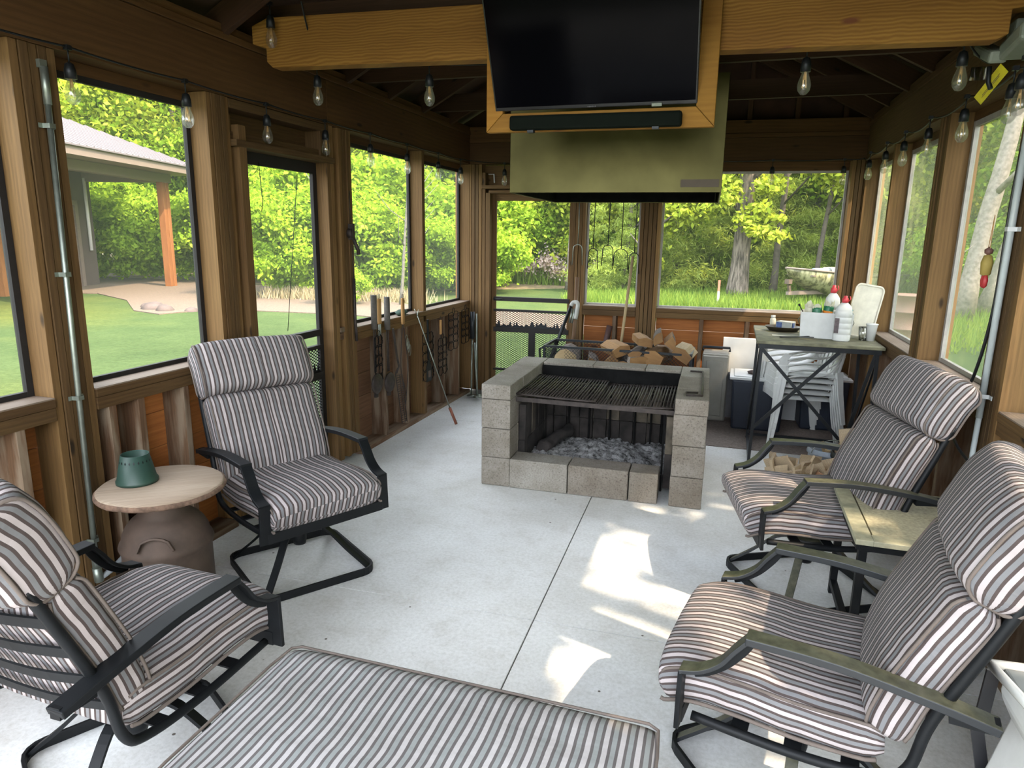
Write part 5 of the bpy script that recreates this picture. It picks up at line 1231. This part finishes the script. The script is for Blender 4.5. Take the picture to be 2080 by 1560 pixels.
# ------------------------------------------------------------------ vinyl folding chair at the lower right corner
vc = thing('vinyl_boat_chair', 'folded white vinyl boat chair at the lower right corner', 'seat', (.815, 1.80, .05))
m_vin = plain('white_vinyl', (.50, .50, .47), .5, 0, .05); m_vg = plain('grey_vinyl', (.16, .17, .165), .5)
def vw(px, n): return px
q = MB(); q.prism([(.0, -.05), (.36, -.05), (.36, .62), (.10, .62), (.085, .57), (.12, .50)], (-.20, -.02, .0), (1, 0, 0), (0, 0, 1), (0, -.30, 0)); q.build('side_cushion', m_vin, vc, bevel=.018)
q = MB(); q.box((.02, -.16, .632), (.28, .22, .02)); q.build('cup_panel', m_vg, vc, bevel=.006)
q = MB(); q.lathe([(.030, .644), (.034, .652), (.040, .654), (.044, .648), (.044, .642)], 28, (-.03, -.13, 0)); q.lathe([(0, .645), (.031, .645)], 20, (-.03, -.13, 0)); q.build('metal_grommet', m_galv, vc)
q = MB(); q.tube([(-.145, -.045, .64), (.16, -.03, .645), (.165, -.28, .645), (-.10, -.29, .64)], .014, 8, closed=True); q.build('edge_welt', m_vin, vc)
q = MB(); q.strip([(-.12, .0, .60), (-.13, .0, .42), (-.09, .0, .25)], .03, .008, (1, 0, 0)); q.build('strap', m_bez, vc)

# ================================================================== outdoors
GZ = -.1
m_lawn, t, p = nm('lawn'); tc = t.nodes.new('ShaderNodeTexCoord'); ob = tc.outputs['Object']
n1 = noise_n(t, .16, 3, ob); n2 = noise_n(t, 16, 8, ob, .85); n3 = noise_n(t, 1.3, 4, ob)
r = ramp(t, [(.30, (.040, .068, .022)), (.5, (.060, .095, .034)), (.70, (.098, .12, .03))]); t.links.new(n1.outputs[0], r.inputs[0])
r2 = ramp(t, [(.35, (.55, .60, .52)), (.65, (1.25, 1.2, 1.2))]); t.links.new(n2.outputs[0], r2.inputs[0])
r3 = ramp(t, [(.3, (.84, .88, .8)), (.7, (1.1, 1.06, 1))]); t.links.new(n3.outputs[0], r3.inputs[0])
t.links.new(mixc(t, 1, mixc(t, 1, r.outputs[0], r2.outputs[0], 'MULTIPLY'), r3.outputs[0], 'MULTIPLY'), p.inputs['Base Color']); p.inputs['Roughness'].default_value = .95; p.inputs['Specular IOR Level'].default_value = .1
bump(t, p, n2.outputs[0], .9, .03)
q = MB(); q.prism([(-70, -25), (50, -25), (50, 80), (-70, 80)], (0, 0, GZ-.4), (1, 0, 0), (0, 1, 0), (0, 0, .4)); gnd = q.build('ground', m_lawn); struct(gnd, 'green lawn around the screened shelter', 'ground')
m_gravel = plain('pink_tan_gravel', (.105, .076, .054), .95, 0, .35, 30, bmp=.5)
q = MB(); q.prism([(-22, 13.0), (-16.8, 14.7), (-14.6, 13.6), (-12.6, 11.9), (-11.6, 11.6), (-11.2, 12.9), (-8, 13.2), (-4, 12.4), (0, 12.0), (3, 11.8), (3, 13.8), (0, 14.6), (-4, 15.2), (-8, 15.9), (-11, 17.4), (-15, 19.4), (-22, 20)], (0, 0, GZ), (1, 0, 0), (0, 1, 0), (0, 0, .02))
o = q.build('gravel_path', m_gravel); struct(o, 'pinkish gravel path crossing the lawn', 'path')
m_dirt = plain('leaf_litter', (.20, .15, .085), .95, 0, .5, 5)
q = MB(); q.prism([(-40, 21), (-10, 19.5), (-3, 25), (4, 20.5), (8, 15.5), (30, 6), (48, 78), (-60, 78)], (0, 0, GZ), (1, 0, 0), (0, 1, 0), (0, 0, .012)); o = q.build('woodland_floor', m_dirt); struct(o, 'brown leaf litter under the trees', 'ground')
m_rock = plain('pink_boulder', (.075, .055, .048), .9, 0, .3, 5, bmp=.4)
for k, (x, y, r_) in enumerate([(-12.5, 12.35, .27), (-12.0, 12.2, .2), (-11.45, 12.35, .16), (-12.95, 12.6, .15), (-11.2, 12.5, .13)]):
    q = MB(); q.lathe([(0, -.3*r_), (.9*r_, -.2*r_), (r_, .1*r_), (.7*r_, .5*r_), (.3*r_, .65*r_), (0, .66*r_)], 12); q.jitter(.16*r_, 3.1, seed=k*3.)
    o = q.build('boulder', m_rock, loc=(x, y, GZ)); tag(o, ['largest pink boulder at the edge of the gravel', 'flat pink boulder right of the largest one', 'small dark-shaded boulder at the right end of the row', 'small boulder at the left end of the row by the grass', 'half-buried boulder behind the row'][k], 'boulder')
# house
P0 = Vector((-17.06, 17.65, 0)); ua = Vector((.27, -.963, 0)).normalized(); va = Vector((-ua.y*-1, 0, 0)); va = Vector((ua.y, -ua.x, 0))
HM = Matrix((ua, va, Vector((0, 0, 1)))).transposed()
def hp(a, b, z): return P0+ua*a+va*b+Vector((0, 0, z))
m_sid = plain('brown_grey_siding', (.075, .056, .05), .8, 0, .08, 3); m_orange = wood('orange_cedar', (.22, .08, .022), (.38, .17, .06), rings=14, knots=0)
m_roofm, t, p = nm('ribbed_metal_roof'); p.inputs['Base Color'].default_value = (.115, .10, .105, 1); p.inputs['Roughness'].default_value = .6; p.inputs['Metallic'].default_value = 0
m_fas = plain('taupe_fascia', (.15, .115, .095), .6, 0, .05); m_gdoor = plain('tan_garage_door', (.17, .12, .10), .7, 0, .08, 3)
hs = thing('house', 'brown house with ribbed metal roof and cedar porch posts across the lawn', 'house', (0, 0, 0))
def hbox(q, a0, a1, b0, b1, z0, z1): q.box(hp((a0+a1)/2, (b0+b1)/2, (z0+z1)/2), (a1-a0, b1-b0, z1-z0), HM); return q
q = MB(); hbox(q, -.2, 11, 2.45, 9, GZ, 3.35)
q.build('wall', m_sid, hs)
q = MB()
for k in range(16): hbox(q, .75, 3.4, 2.40, 2.45, GZ+.03+k*.15, GZ+.17+k*.15)
q.build('garage_door', m_gdoor, hs)
q = MB(); hbox(q, .58, .72, 2.37, 2.45, GZ, 2.5); hbox(q, .58, 3.5, 2.37, 2.45, 2.36, 2.5); q.build('door_trim', m_fas, hs)
q = MB(); q.tube([hp(.12, 2.39, 3.2), hp(.12, 2.39, 1.0)], .05, 8); q.build('downspout', m_wp, hs)
for a in (0, 6.0): 
    q = MB(); hbox(q, a-.16, a+.0, -.12, .12, GZ, 3.1); hbox(q, a+.01, a+.17, -.10, .10, GZ, 3.1); q.build('porch_post', m_orange, hs, bevel=.01)
q = MB(); hbox(q, 3.8, 4.15, 2.2, 2.5, GZ, 3.1); q.build('porch_post', m_orange, hs)
q = MB(); hbox(q, -.3, 11, -.14, .14, 3.1, 3.35); hbox(q, -.2, .14, .14, 2.5, 3.1, 3.35); q.build('porch_beam', m_fas, hs)
q = MB(); hbox(q, -.75, 11, -.75, 9, 3.36, 3.40); q.build('soffit', m_fas, hs)
q = MB(); hbox(q, -.80, 11, -.84, -.76, 3.36, 3.60); hbox(q, -.84, -.76, -.80, 9, 3.36, 3.60); q.build('fascia', m_fas, hs)
z0_ = 3.60; pit = .42; hb = 4.9
q = MB(); A, B, Cc, Dd = hp(-.9, -.9, z0_), hp(11, -.9, z0_), hp(11, hb-.9, z0_+pit*hb), hp(hb-.9, hb-.9, z0_+pit*hb)
E_ = hp(-.9, 2*hb-.9, z0_)
for tri in ((A, B, Cc, Dd), (A, Dd, E_)):
    b = len(q.v); q.v += [tuple(v) for v in tri]+[tuple(v-Vector((0, 0, .04))) for v in tri]; n = len(tri)
    q.face([b+i for i in range(n)], [(0, 0)]*n); q.face([b+n+i for i in reversed(range(n))], [(0, 0)]*n)
    for i in range(n): j = (i+1) % n; q.face([b+i, b+n+i, b+n+j, b+j], [(0, 0)]*4)
for k in range(44):
    a = -.8+k*.27; top = min(a+.9, hb) ; q.bar(hp(a, -.9, z0_+.012), hp(a, -.9+top, z0_+pit*top+.012), .03, .025)
q.build('roof', m_roofm, hs)
# boat on trailer
bo = thing('fishing_boat', 'olive camouflage fishing boat parked at the edge of the woods', 'boat', (1.52, 20.0, -.50), .87)
m_camo, t, p = nm('camouflage_hull'); tc = t.nodes.new('ShaderNodeTexCoord'); n1 = noise_n(t, 1, 3, mapping(t, tc.outputs['Object'], (9, 9, 2)))
r = ramp(t, [(.4, (.09, .085, .045)), (.5, (.24, .23, .12)), (.62, (.36, .34, .20))]); t.links.new(n1.outputs[0], r.inputs[0]); t.links.new(r.outputs[0], p.inputs['Base Color']); p.inputs['Roughness'].default_value = .5
q = MB(); N = 14; K = 11
for i in range(N):
    s_ = i/(N-1); x = 4.4*s_; w_ = .78*min(1, (s_*2.4)**.6) if s_ > 0 else .01; zt = 1.42-.24*min(1, s_*1.8); zk = 1.25-.62*min(1, (s_*3.2))**.7
    for k in range(K):
        a = (k/(K-1))*2-1; y = w_*sgnp(math.sin(a*PI/2), .9); z = zk+(zt-zk)*abs(a)**1.8; q.v.append((x-.25*(abs(a))*(1-s_)**2, y, z))
for i in range(N-1):
    for k in range(K-1): a = i*K+k; q.face([a, a+1, a+K+1, a+K], [(0, 0)]*4, True)
q.face([(N-1)*K+k for k in range(K)], [(0, 0)]*K)
o = q.build('hull', m_camo, bo); sm = o.modifiers.new('s', 'SOLIDIFY'); sm.thickness = .03
for sy in (-1, 1):
    q = MB(); q.tube([(4.4*s_-.25*(1-s_)**2, sy*.78*min(1, (s_*2.4)**.6), 1.43-.24*min(1, s_*1.8)) for s_ in [i/13 for i in range(14)]], .03, 6); q.build('gunwale', m_fas, bo)
q = MB(); q.box((.75, 0, 1.22), (.8, .8, .04)); q.build('foredeck', m_fas, bo)
q = MB(); q.tube([(.5, -.3, 1.34), (1.2, -.3, 1.34)], .09, 10); q.build('rolled_cover', m_bucket, bo)
q = MB(); q.box((1.9, -.1, 1.30), (.4, .7, .22)); q.build('seat', m_wp2, bo, bevel=.03)
tr_ = thing('boat_trailer', 'rusty boat trailer under the fishing boat', 'trailer', (1.52, 20.0, -.10), .87)
q = MB(); q.bar((-.1, 0, .35), (4.4, -.55, .35), .09, .09); q.bar((-.1, 0, .35), (4.4, .55, .35), .09, .09); q.bar((2.9, -.8, .30), (2.9, .8, .30), .08, .08); q.build('frame', m_fas, tr_)
q = MB(); q.bar((.0, 0, .35), (-.12, 0, .70), .06, .07); q.box((-.1, 0, .66), (.14, .14, .12)); q.build('winch_post', m_rust, tr_)
for sy in (-1, 1): q = MB(); q.lathe([(0, -.09), (.3, -.09), (.33, 0), (.3, .09), (0, .09)], 20, (2.9, sy*.9, .22), mat=Matrix.Rotation(PI/2, 3, 'X')); q.build('wheel', m_bez, tr_)
q = MB(); q.lathe([(0, -.06), (.14, -.06), (.14, .06), (0, .06)], 14, (.05, -.2, .02), mat=Matrix.Rotation(PI/2, 3, 'X')); q.build('jack_wheel', m_bez, tr_)
# barrel and stake
m_brl = plain('brown_barrel_paint', (.16, .085, .065), .6, 0, .15, 4)
br_ = MB(); pr = [(0, 0), (.29, 0)]
for z in (.02, .29, .58, .86): pr += [(.29, z), (.305, z+.012), (.29, z+.024)]
pr += [(.28, .885), (0, .87)]; br_.lathe(pr, 36); o = br_.build('steel_drum', m_brl, loc=(2.93, 13.3, GZ)); tag(o, 'brown steel drum standing on the grass outside the right screens', 'barrel')
sk_ = thing('survey_stake', 'red-topped white stake in the grass left of the oak', 'stake', (-.32, 19.8, GZ))
q = MB(); q.box((0, 0, .17), (.06, .03, .34)); q.build('white_base', m_wp, sk_)
q = MB(); q.box((0, 0, .49), (.06, .03, .30)); q.build('red_top', plain('faded_red', (.50, .14, .08), .7), sk_)

# ------------------------------------------------------------------ vegetation
NR = np.random.RandomState(4)
def leaf_mesh(name, blobs, n, size, mat, up_=.45, asp=.55, shell=.25, droop=0.):
    bl = np.array(blobs); w_ = bl[:, 3]**2; idx = NR.choice(len(bl), n, p=w_/w_.sum())
    d = NR.normal(size=(n, 3)); d /= np.linalg.norm(d, axis=1)[:, None]
    rad = bl[idx, 3]*(shell+(1-shell)*NR.rand(n))
    flat = bl[idx, 4] if bl.shape[1] > 4 else np.ones(n)
    d = d*(1+.35*NR.normal(size=(n, 1))); c = bl[idx, :3]+d*rad[:, None]*np.stack([np.ones(n), np.ones(n), flat], 1)
    nn = d*.35+NR.normal(size=(n, 3))*.75+np.array([0, 0, up_]); nn /= np.linalg.norm(nn, axis=1)[:, None]
    t1 = np.cross(nn, NR.normal(size=(n, 3))); t1 /= np.linalg.norm(t1, axis=1)[:, None]; t2 = np.cross(nn, t1)
    s = size*(.6+.8*NR.rand(n))[:, None]
    dr = np.array([0, 0, -1.])*droop
    v = np.empty((n, 4, 3)); v[:, 0] = c-t1*s*.5; v[:, 1] = c+t2*s*asp*.5+nn*s*.05; v[:, 2] = c+t1*s*.5+dr*s; v[:, 3] = c-t2*s*asp*.5+nn*s*.05
    me = bpy.data.meshes.new(name); me.vertices.add(n*4); me.vertices.foreach_set('co', v.reshape(-1)); me.loops.add(n*4); me.loops.foreach_set('vertex_index', np.arange(n*4, dtype=np.int32))
    me.polygons.add(n); me.polygons.foreach_set('loop_start', np.arange(0, n*4, 4, dtype=np.int32)); me.update(calc_edges=True); me.materials.append(mat); return me
m_leaf = leafm('spring_leaves', (.11, .215, .015), (.31, .44, .04)); m_leaf2 = leafm('yellow_green_leaves', (.20, .29, .03), (.48, .54, .07)); m_leaf3 = leafm('deep_leaves', (.085, .17, .015), (.24, .36, .045))
m_pine = leafm('pine_needles', (.19, .27, .05), (.42, .52, .14), .5); m_shrub = leafm('shrub_leaves', (.13, .25, .02), (.33, .47, .05)); m_trunk = plain('grey_bark', (.20, .17, .145), .95, 0, .35, 12, bmp=1)
m_trunkd = plain('dark_bark', (.085, .07, .06), .95, 0, .3, 8, bmp=.6)
def blobs(n, rx, rz, z0, rb, seed, sub=1.):
    rg = np.random.RandomState(seed); out = []
    for k in range(n):
        a = rg.rand()*6.283; z = rg.rand(); prof = math.sin(PI*min(1, .12+.8*z))**.7; r_ = rx*prof*math.sqrt(rg.rand())
        out.append((r_*math.cos(a), r_*math.sin(a), z0+rz*z, rb*(.6+.6*rg.rand())*(.75+.35*prof), .7))
    return out
crowns = {'a': leaf_mesh('crown_a', blobs(60, 3.0, 7.8, 2.0, .85, 1), 24000, .175, m_leaf), 'b': leaf_mesh('crown_b', blobs(64, 3.3, 8.8, .8, .85, 2), 26000, .18, m_leaf2),
          'c': leaf_mesh('crown_c', blobs(64, 3.2, 9.2, .5, .9, 3), 26000, .18, m_leaf3), 'p': leaf_mesh('crown_p', [((1.5+1.3*math.sin(k*1.7))*(1-z/11)*math.cos(k*2.4), (1.5+1.3*math.sin(k*1.7))*(1-z/11)*math.sin(k*2.4), .4+z, (.45+.3*math.cos(k*3.1)**2)*(1-z/16)+.15, .45) for k, z in enumerate(np.linspace(0, 9.8, 90))], 34000, .24, m_pine, .2, .12, .1),
          's': leaf_mesh('shrub_s', blobs(30, 1.2, 1.5, .2, .33, 5), 12000, .095, m_shrub), 't': leaf_mesh('shrub_t', blobs(32, 1.2, 2.2, .2, .36, 6), 13000, .10, m_leaf)}
def trunk_mesh(h, r_, lean=(0, 0), seed=0, mat=None, br_=4, flare=1.35):
    rg = random.Random(seed); q = MB(); pts = []; rs_ = []
    for k in range(11):
        s_ = k/10; pts.append((lean[0]*s_+rg.uniform(-.04, .04)*h*.06, lean[1]*s_+rg.uniform(-.04, .04)*h*.06, h*s_)); rs_.append(r_*(1-.6*s_)*(flare if k == 0 else 1))
    q.tube(pts, rs_, 14)
    for k in range(br_):
        s_ = .35+.5*k/max(1, br_); a = rg.uniform(0, 6.28); z = h*s_; L_ = h*.22; c_ = Vector((lean[0]*s_, lean[1]*s_, z))
        q.tube([c_, c_+Vector((math.cos(a)*L_*.5, math.sin(a)*L_*.5, L_*.35)), c_+Vector((math.cos(a+.2)*L_, math.sin(a+.2)*L_, L_*.9))], [r_*.35, r_*.22, r_*.08], 7)
    b = q.v; me_o = q; me = bpy.data.meshes.new('trunk'); me.from_pydata(q.v, [], q.f); u = me.uv_layers.new(name='UVMap'); u.data.foreach_set('uv', [c for p_ in q.uv for c in p_]); me.polygons.foreach_set('use_smooth', q.smooth); me.materials.append(mat or m_trunk); return me
trunks = [trunk_mesh(9, .16, (.4, .2), 1), trunk_mesh(9, .13, (-.3, .3), 2, m_trunkd), trunk_mesh(8.5, .20, (.1, -.3), 3)]
def tree(x, y, kind, sc, rz, label, tk=0, cat='tree', group=None, trunk=None, name=None):
    r0 = thing(name or ('shrub' if kind in 'st' else ('pine_tree' if kind == 'p' else 'leafy_tree')), label, cat, (x, y, GZ), rz, group); r0.scale = (sc, sc, sc)
    o = bpy.data.objects.new('crown' if kind not in 'st' else 'foliage', crowns[kind]); C.objects.link(o); o.parent = r0
    if kind not in 'st' or trunk:
        o = bpy.data.objects.new('trunk', trunk or trunks[tk]); C.objects.link(o); o.parent = r0
    return r0
rg = random.Random(21)
def scatter(n, fn, kinds, label, group, smin, smax, cat='tree'):
    for k in range(n):
        x, y = fn(k); kd = kinds[rg.randrange(len(kinds))]
        tree(x, y, kd, rg.uniform(smin, smax), rg.uniform(0, 6.28), label, rg.randrange(3), cat, group)
# rows of woodland from left to right
scatter(9, lambda k: (-30+k*2.1+rg.uniform(-.6, .6), 21.5+k*.55+rg.uniform(-.8, .8)), 'aab', 'leafy green tree at the edge of the woods behind the house', 'trees at the woods edge left of the shelter', .95, 1.25)
scatter(9, lambda k: (-34+k*2.9+rg.uniform(-.6, .6), 27+k*.6+rg.uniform(-1, 1)), 'acc', 'tall dark leafy tree deeper in the woods on the left', 'tall trees deeper in the woods on the left', 1.3, 1.7)
scatter(8, lambda k: (-13.5+k*1.5+rg.uniform(-.5, .5), 24.6+rg.uniform(-.8, 1.2)+k*.35), 'abc', 'leafy tree beyond the shrubs outside the left windows', 'trees beyond the shrubs', .85, 1.15)
scatter(9, lambda k: (-16+k*2.4+rg.uniform(-.6, .6), 33+rg.uniform(-1.5, 1.5)), 'acc', 'tall tree in the deep woods beyond the far wall', 'tall trees in the deep woods beyond the far wall', 1.4, 1.8)
scatter(8, lambda k: (-1.5+k*1.7+rg.uniform(-.4, .4), 28.5+rg.uniform(-1, 1)), 'cbca', 'tree in the woods behind the oak', 'trees behind the oak', .9, 1.2)
scatter(8, lambda k: (4+k*2.8+rg.uniform(-.6, .6), 33-k*1.3+rg.uniform(-1, 1)), 'aac', 'tall tree in the woods on the right', 'tall trees in the woods on the right', 1.35, 1.7)
scatter(9, lambda k: (6.5+k*1.7+rg.uniform(-.5, .5), 24-k*1.5+rg.uniform(-.8, .8)), 'cab', 'leafy tree outside the right-hand screens', 'leafy trees outside the right-hand screens', .8, 1.1)
scatter(6, lambda k: (14+rg.uniform(-1, 1)+k*.8, 9-k*3.2), 'ac', 'leafy tree at the right beyond the side lawn', 'leafy trees beyond the side lawn', 1.1, 1.4)
scatter(8, lambda k: (-37+rg.uniform(-1, 1)+k*.3, 19-k*3.4), 'aac', 'leafy tree behind the house roof', 'leafy trees behind the house', 1.4, 1.8)
# pines and shrubs with their own looks
tree(-1.9, 24.6, 'p', .95, 1, 'soft green pine left of the oak trunk', 1); tree(-.4, 26.4, 'p', 1.1, 2, 'pine close behind the oak', 1); tree(2.6, 27.2, 'p', 1.0, 3, 'hazy pine right of the oak', 1)
tree(1.0, 25.0, 'p', .8, 5, 'pine with light tips between the oak and the boat', 1); tree(4.2, 26.0, 'p', .95, 6, 'pine behind the boat at the right of the wide window', 1); tree(-1.0, 30.0, 'p', 1.3, 7, 'tall pine deep in the woods left of the oak', 1)
tree(-3.3, 22.2, 'p', .62, 4, 'small dense pine filling the narrow far window', 1)
scatter(8, lambda k: (-12.4+k*.68+rg.uniform(-.3, .3), 16.7+k*.42+rg.uniform(-.4, .5)), 'st', 'bright green shrub in the thicket outside the left windows', 'shrubs outside the left windows', .9, 1.45, 'shrub')
scatter(6, lambda k: (-13+k*.95+rg.uniform(-.3, .3), 20.5+k*.3+rg.uniform(-.6, .6)), 'st', 'tall bright shrub behind the front shrubs', 'tall shrubs behind the front shrubs', 1.6, 2.2, 'shrub')
scatter(9, lambda k: (-22+k*1.05+rg.uniform(-.3, .3), 19.4+k*.22+rg.uniform(-.4, .4)), 'st', 'leafy shrub under the trees behind the porch', 'shrubs behind the porch', 1.2, 1.7, 'shrub')
scatter(10, lambda k: (-8.0+k*.8+rg.uniform(-.3, .3), 26.4+rg.uniform(-.5, .6)), 'st', 'leafy shrub at the far end of the bright grass', 'shrubs at the far end of the grass', 1.2, 1.9, 'shrub')
scatter(9, lambda k: (-.6+k*1.0+rg.uniform(-.3, .3), 25.8+rg.uniform(-.6, .6)), 'st', 'low shrub in the woods beyond the oak', 'low shrubs beyond the oak', .6, 1.0, 'shrub')
scatter(8, lambda k: (6.2+k*1.3+rg.uniform(-.3, .3), 21.5-k*1.5+rg.uniform(-.5, .5)), 'st', 'leafy shrub beyond the drum outside the right screens', 'shrubs outside the right screens', .9, 1.4, 'shrub')
tree(-9.3, 15.2, 's', .55, 0, 'low reddish-green shrub by the gravel outside the screen door', 0, 'shrub')
# oak
ot = thing('oak_tree', 'large oak with furrowed grey trunk outside the wide far window', 'tree', (.17, 22.0, GZ))
m_oakb, t, p = nm('furrowed_bark'); tc = t.nodes.new('ShaderNodeTexCoord'); n1 = noise_n(t, 1, 5, mapping(t, tc.outputs['Object'], (16, 16, 2.2)), .6)
r = ramp(t, [(.38, (.05, .04, .032)), (.55, (.17, .14, .115)), (.7, (.25, .21, .175))]); t.links.new(n1.outputs[0], r.inputs[0]); t.links.new(r.outputs[0], p.inputs['Base Color']); p.inputs['Roughness'].default_value = .95; bump(t, p, n1.outputs[0], 1, .05)
q = MB(); q.tube([(0, 0, 0), (.01, 0, .25), (.03, 0, 1.0), (.04, 0, 2.2), (.04, 0, 3.6), (.08, 0, 5.2), (.12, 0, 7.5), (.15, 0, 9.5)], [.42, .33, .27, .235, .22, .20, .15, .1], 20); q.build('trunk', m_oakb, ot)
q = MB(); q.tube(bez([(.08, 0, 2.35), (-.25, -.1, 2.75), (-.6, -.3, 2.95), (-1.3, -.6, 3.0)], 4), [.11-.006*i for i in range(13)], 8); q.tube(bez([(.15, 0, 3.4), (.7, -.4, 3.9), (1.6, -.8, 3.7)], 4), [.09-.007*i for i in range(9)], 8); q.build('branch', m_oakb, ot)
ob_ = [(-1.6, -.9, 2.95, .42, .55), (-1.0, -1.0, 2.9, .38, .5), (-2.3, -.8, 2.7, .4, .6), (-.5, -1.1, 3.3, .4, .6), (.35, -1.2, 2.6, .42, .45), (.9, -1.1, 2.35, .32, .4), (-.2, -1.0, 4.0, .6, .6), (1.8, -.9, 4.0, .75, .5), (2.6, -.7, 3.7, .7, .6), (3.1, -.6, 3.0, .4, .5), (-1.4, -.6, 4.4, .8, .6), (.6, -1.2, 4.6, .7, .6), (0, 0, 6.5, 1.6, .8), (1.6, 0, 6.8, 1.5, .8), (-1.8, 0, 6.2, 1.5, .8), (-2.7, -.6, 1.7, .3, .7), (-2.6, -.6, 2.2, .3, .6), (2.9, -.3, 4.6, .9, .6), (0, .3, 8.5, 1.8, .8)]
for bx_, nb_ in (([(-1.6, -.9, 2.45, .5, .55), (-1.0, -1.0, 2.55, .42, .5), (-2.3, -.8, 2.2, .45, .6), (-2.0, -.9, 2.75, .5, .6), (-.5, -1.1, 2.9, .45, .6), (-1.3, -.9, 3.0, .5, .5)], 3200), ([(.35, -1.2, 2.0, .42, .45), (.9, -1.1, 1.85, .35, .4), (.1, -1.2, 2.3, .4, .5), (.6, -1.1, 3.2, .5, .5)], 1500), ([(-2.55, -.6, 1.1, .3, .7), (-2.5, -.6, 1.5, .34, .6)], 600), ([(1.6, -.9, 3.9, .7, .5), (2.5, -.7, 3.6, .7, .6), (3.0, -.6, 3.0, .5, .5), (3.6, -.5, 3.9, .6, .6)], 2600)):
    o = bpy.data.objects.new('leafy_branch', leaf_mesh('leafy_branch', bx_, nb_, .19, m_leaf2, .4, .5, .2)); C.objects.link(o); o.parent = ot
o = bpy.data.objects.new('crown', leaf_mesh('oak_crown', ob_, 20000, .19, m_leaf2, .4, .5, .2)); C.objects.link(o); o.parent = ot
m_birch = plain('dull_birch_bark', (.10, .092, .075), .9, 0, .3, 14)
# bare trunks visible among the leaves
def bare(x, y, h, r_, lean, label, mat, seed, br_=2): o = bpy.data.objects.new('tree_trunk', trunk_mesh(h, r_, lean, seed, mat, br_)); C.objects.link(o); o.location = (x, y, GZ); tag(o, label, 'tree trunk'); return o
bare(5.1, 18.2, 8, .22, (1.0, .6), 'thick pale leaning trunk outside the right screens', m_trunk, 5, 1); bare(5.7, 18.8, 8, .17, (1.7, .3), 'second pale trunk leaning beside the thick one', m_trunk, 6, 1)
bare(4.0, 17.0, 3.2, .05, (.5, 0), 'thin pale sapling outside the farthest right screen', m_trunk, 7, 1)
bare(-6.65, 17.0, 8, .14, (-.3, 0), 'pale straight trunk outside the left wall beside the corner', m_trunk, 8, 1)
bare(-10.3, 16.2, 7, .07, (-.5, .2), 'slim pale birch seen through the left screen door', m_birch, 9, 5)
bare(-7.9, 15.6, 3.6, .045, (.2, .2), 'dead branching sapling outside the left window', m_birch, 10, 9)
bare(-2.2, 20.8, 3.4, .14, (-.1, 0), 'dark trunk at the left edge of the wide far window', m_trunkd, 11, 2)
bare(1.25, 23.2, 8, .11, (.2, 0), 'dark trunk in the woods right of the oak', m_trunkd, 12, 2); bare(2.35, 22.6, 7, .08, (.5, 0), 'slender leaning trunk above the boat', m_trunkd, 13, 3)
bare(-5.2, 22.6, 6, .10, (.1, 0), 'grey trunk among the shrubs seen through the far door', m_trunk, 14, 2); bare(-16.0, 18.9, 6, .11, (.2, 0), 'grey trunk in the woods right of the porch post', m_trunk, 15, 2)
# blossom thicket and brush pile beyond the far door
o = bpy.data.objects.new('flowering_brush', leaf_mesh('flowering_brush', [(-.9, 0, .6, .5, .7), (0, 0, .8, .6, .7), (.9, .1, .6, .6, .7), (1.8, .2, .5, .5, .7), (.4, 0, .5, .6, .6)], 2600, .12, leafm('pale_blossom', (.42, .30, .28), (.75, .62, .60), .3), .3, .6, .3)); C.objects.link(o); o.location = (-6.4, 24.6, GZ); tag(o, 'pale pink flowering brush beyond the far screen door', 'shrub')
def grass(name, label, n, fn, h, mat):
    v = np.empty((n, 3, 3)); 
    for k in range(n):
        x, y = fn(); a = NR.rand()*6.28; w_ = .012+.012*NR.rand(); hh = h*(.5+NR.rand()); lx, ly = NR.normal(size=2)*hh*.25
        v[k] = [(x-w_*math.cos(a), y-w_*math.sin(a), GZ), (x+w_*math.cos(a), y+w_*math.sin(a), GZ), (x+lx, y+ly, GZ+hh)]
    me = bpy.data.meshes.new(name); me.vertices.add(n*3); me.vertices.foreach_set('co', v.reshape(-1)); me.loops.add(n*3); me.loops.foreach_set('vertex_index', np.arange(n*3, dtype=np.int32)); me.polygons.add(n); me.polygons.foreach_set('loop_start', np.arange(0, n*3, 3, dtype=np.int32)); me.update(calc_edges=True); me.materials.append(mat)
    o = bpy.data.objects.new(name, me); C.objects.link(o); tag(o, label, 'grass', kind='stuff')
m_gr2 = leafm('tall_grass', (.07, .15, .025), (.22, .31, .06), .4); m_gr3 = leafm('straw', (.24, .20, .12), (.42, .36, .24), .3)
grass('tall_grass', 'tall green grass at the edge of the woods beyond the far wall', 16000, lambda: (NR.uniform(-4.5, 6.5), NR.uniform(18.2, 23.5)), .22, m_gr2)
grass('dry_stalks', 'dry pale stalks along the foot of the shrubs outside the left windows', 2600, lambda: (lambda s_: (-12+s_*4.0+NR.normal()*.3, 16.0+s_*.6+NR.normal()*.3))(NR.rand()), .26, m_gr3)
grass('side_grass', 'taller grass beside the drum outside the right screens', 5000, lambda: (NR.uniform(2.2, 9), NR.uniform(12.6, 20)), .25, m_gr2)
grass('ferns', 'green undergrowth on the woodland floor', 14000, lambda: (NR.uniform(-14, 9), NR.uniform(24, 29)), .7, m_gr2)
# unseen tree on the sunny side, crown thinned to break up the sunlight
crowns['q'] = leaf_mesh('crown_q', [(NR.normal()*1.2, NR.normal()*1.2, 3.2+6.0*NR.rand(), .8+.5*NR.rand(), .6) for _ in range(26)], 1500, .28, m_leaf, .4)
tree(5.3, 1.0, 'q', 1.0, .7, 'unseen open-crowned tree right of the shelter, shaped to dapple the sun', 1)
tree(6.3, 3.4, 'a', .85, 2.0, 'unseen leafy tree beyond the right wall, added to block sun', 0)  # added out of view to hold sun off the floor deeper in
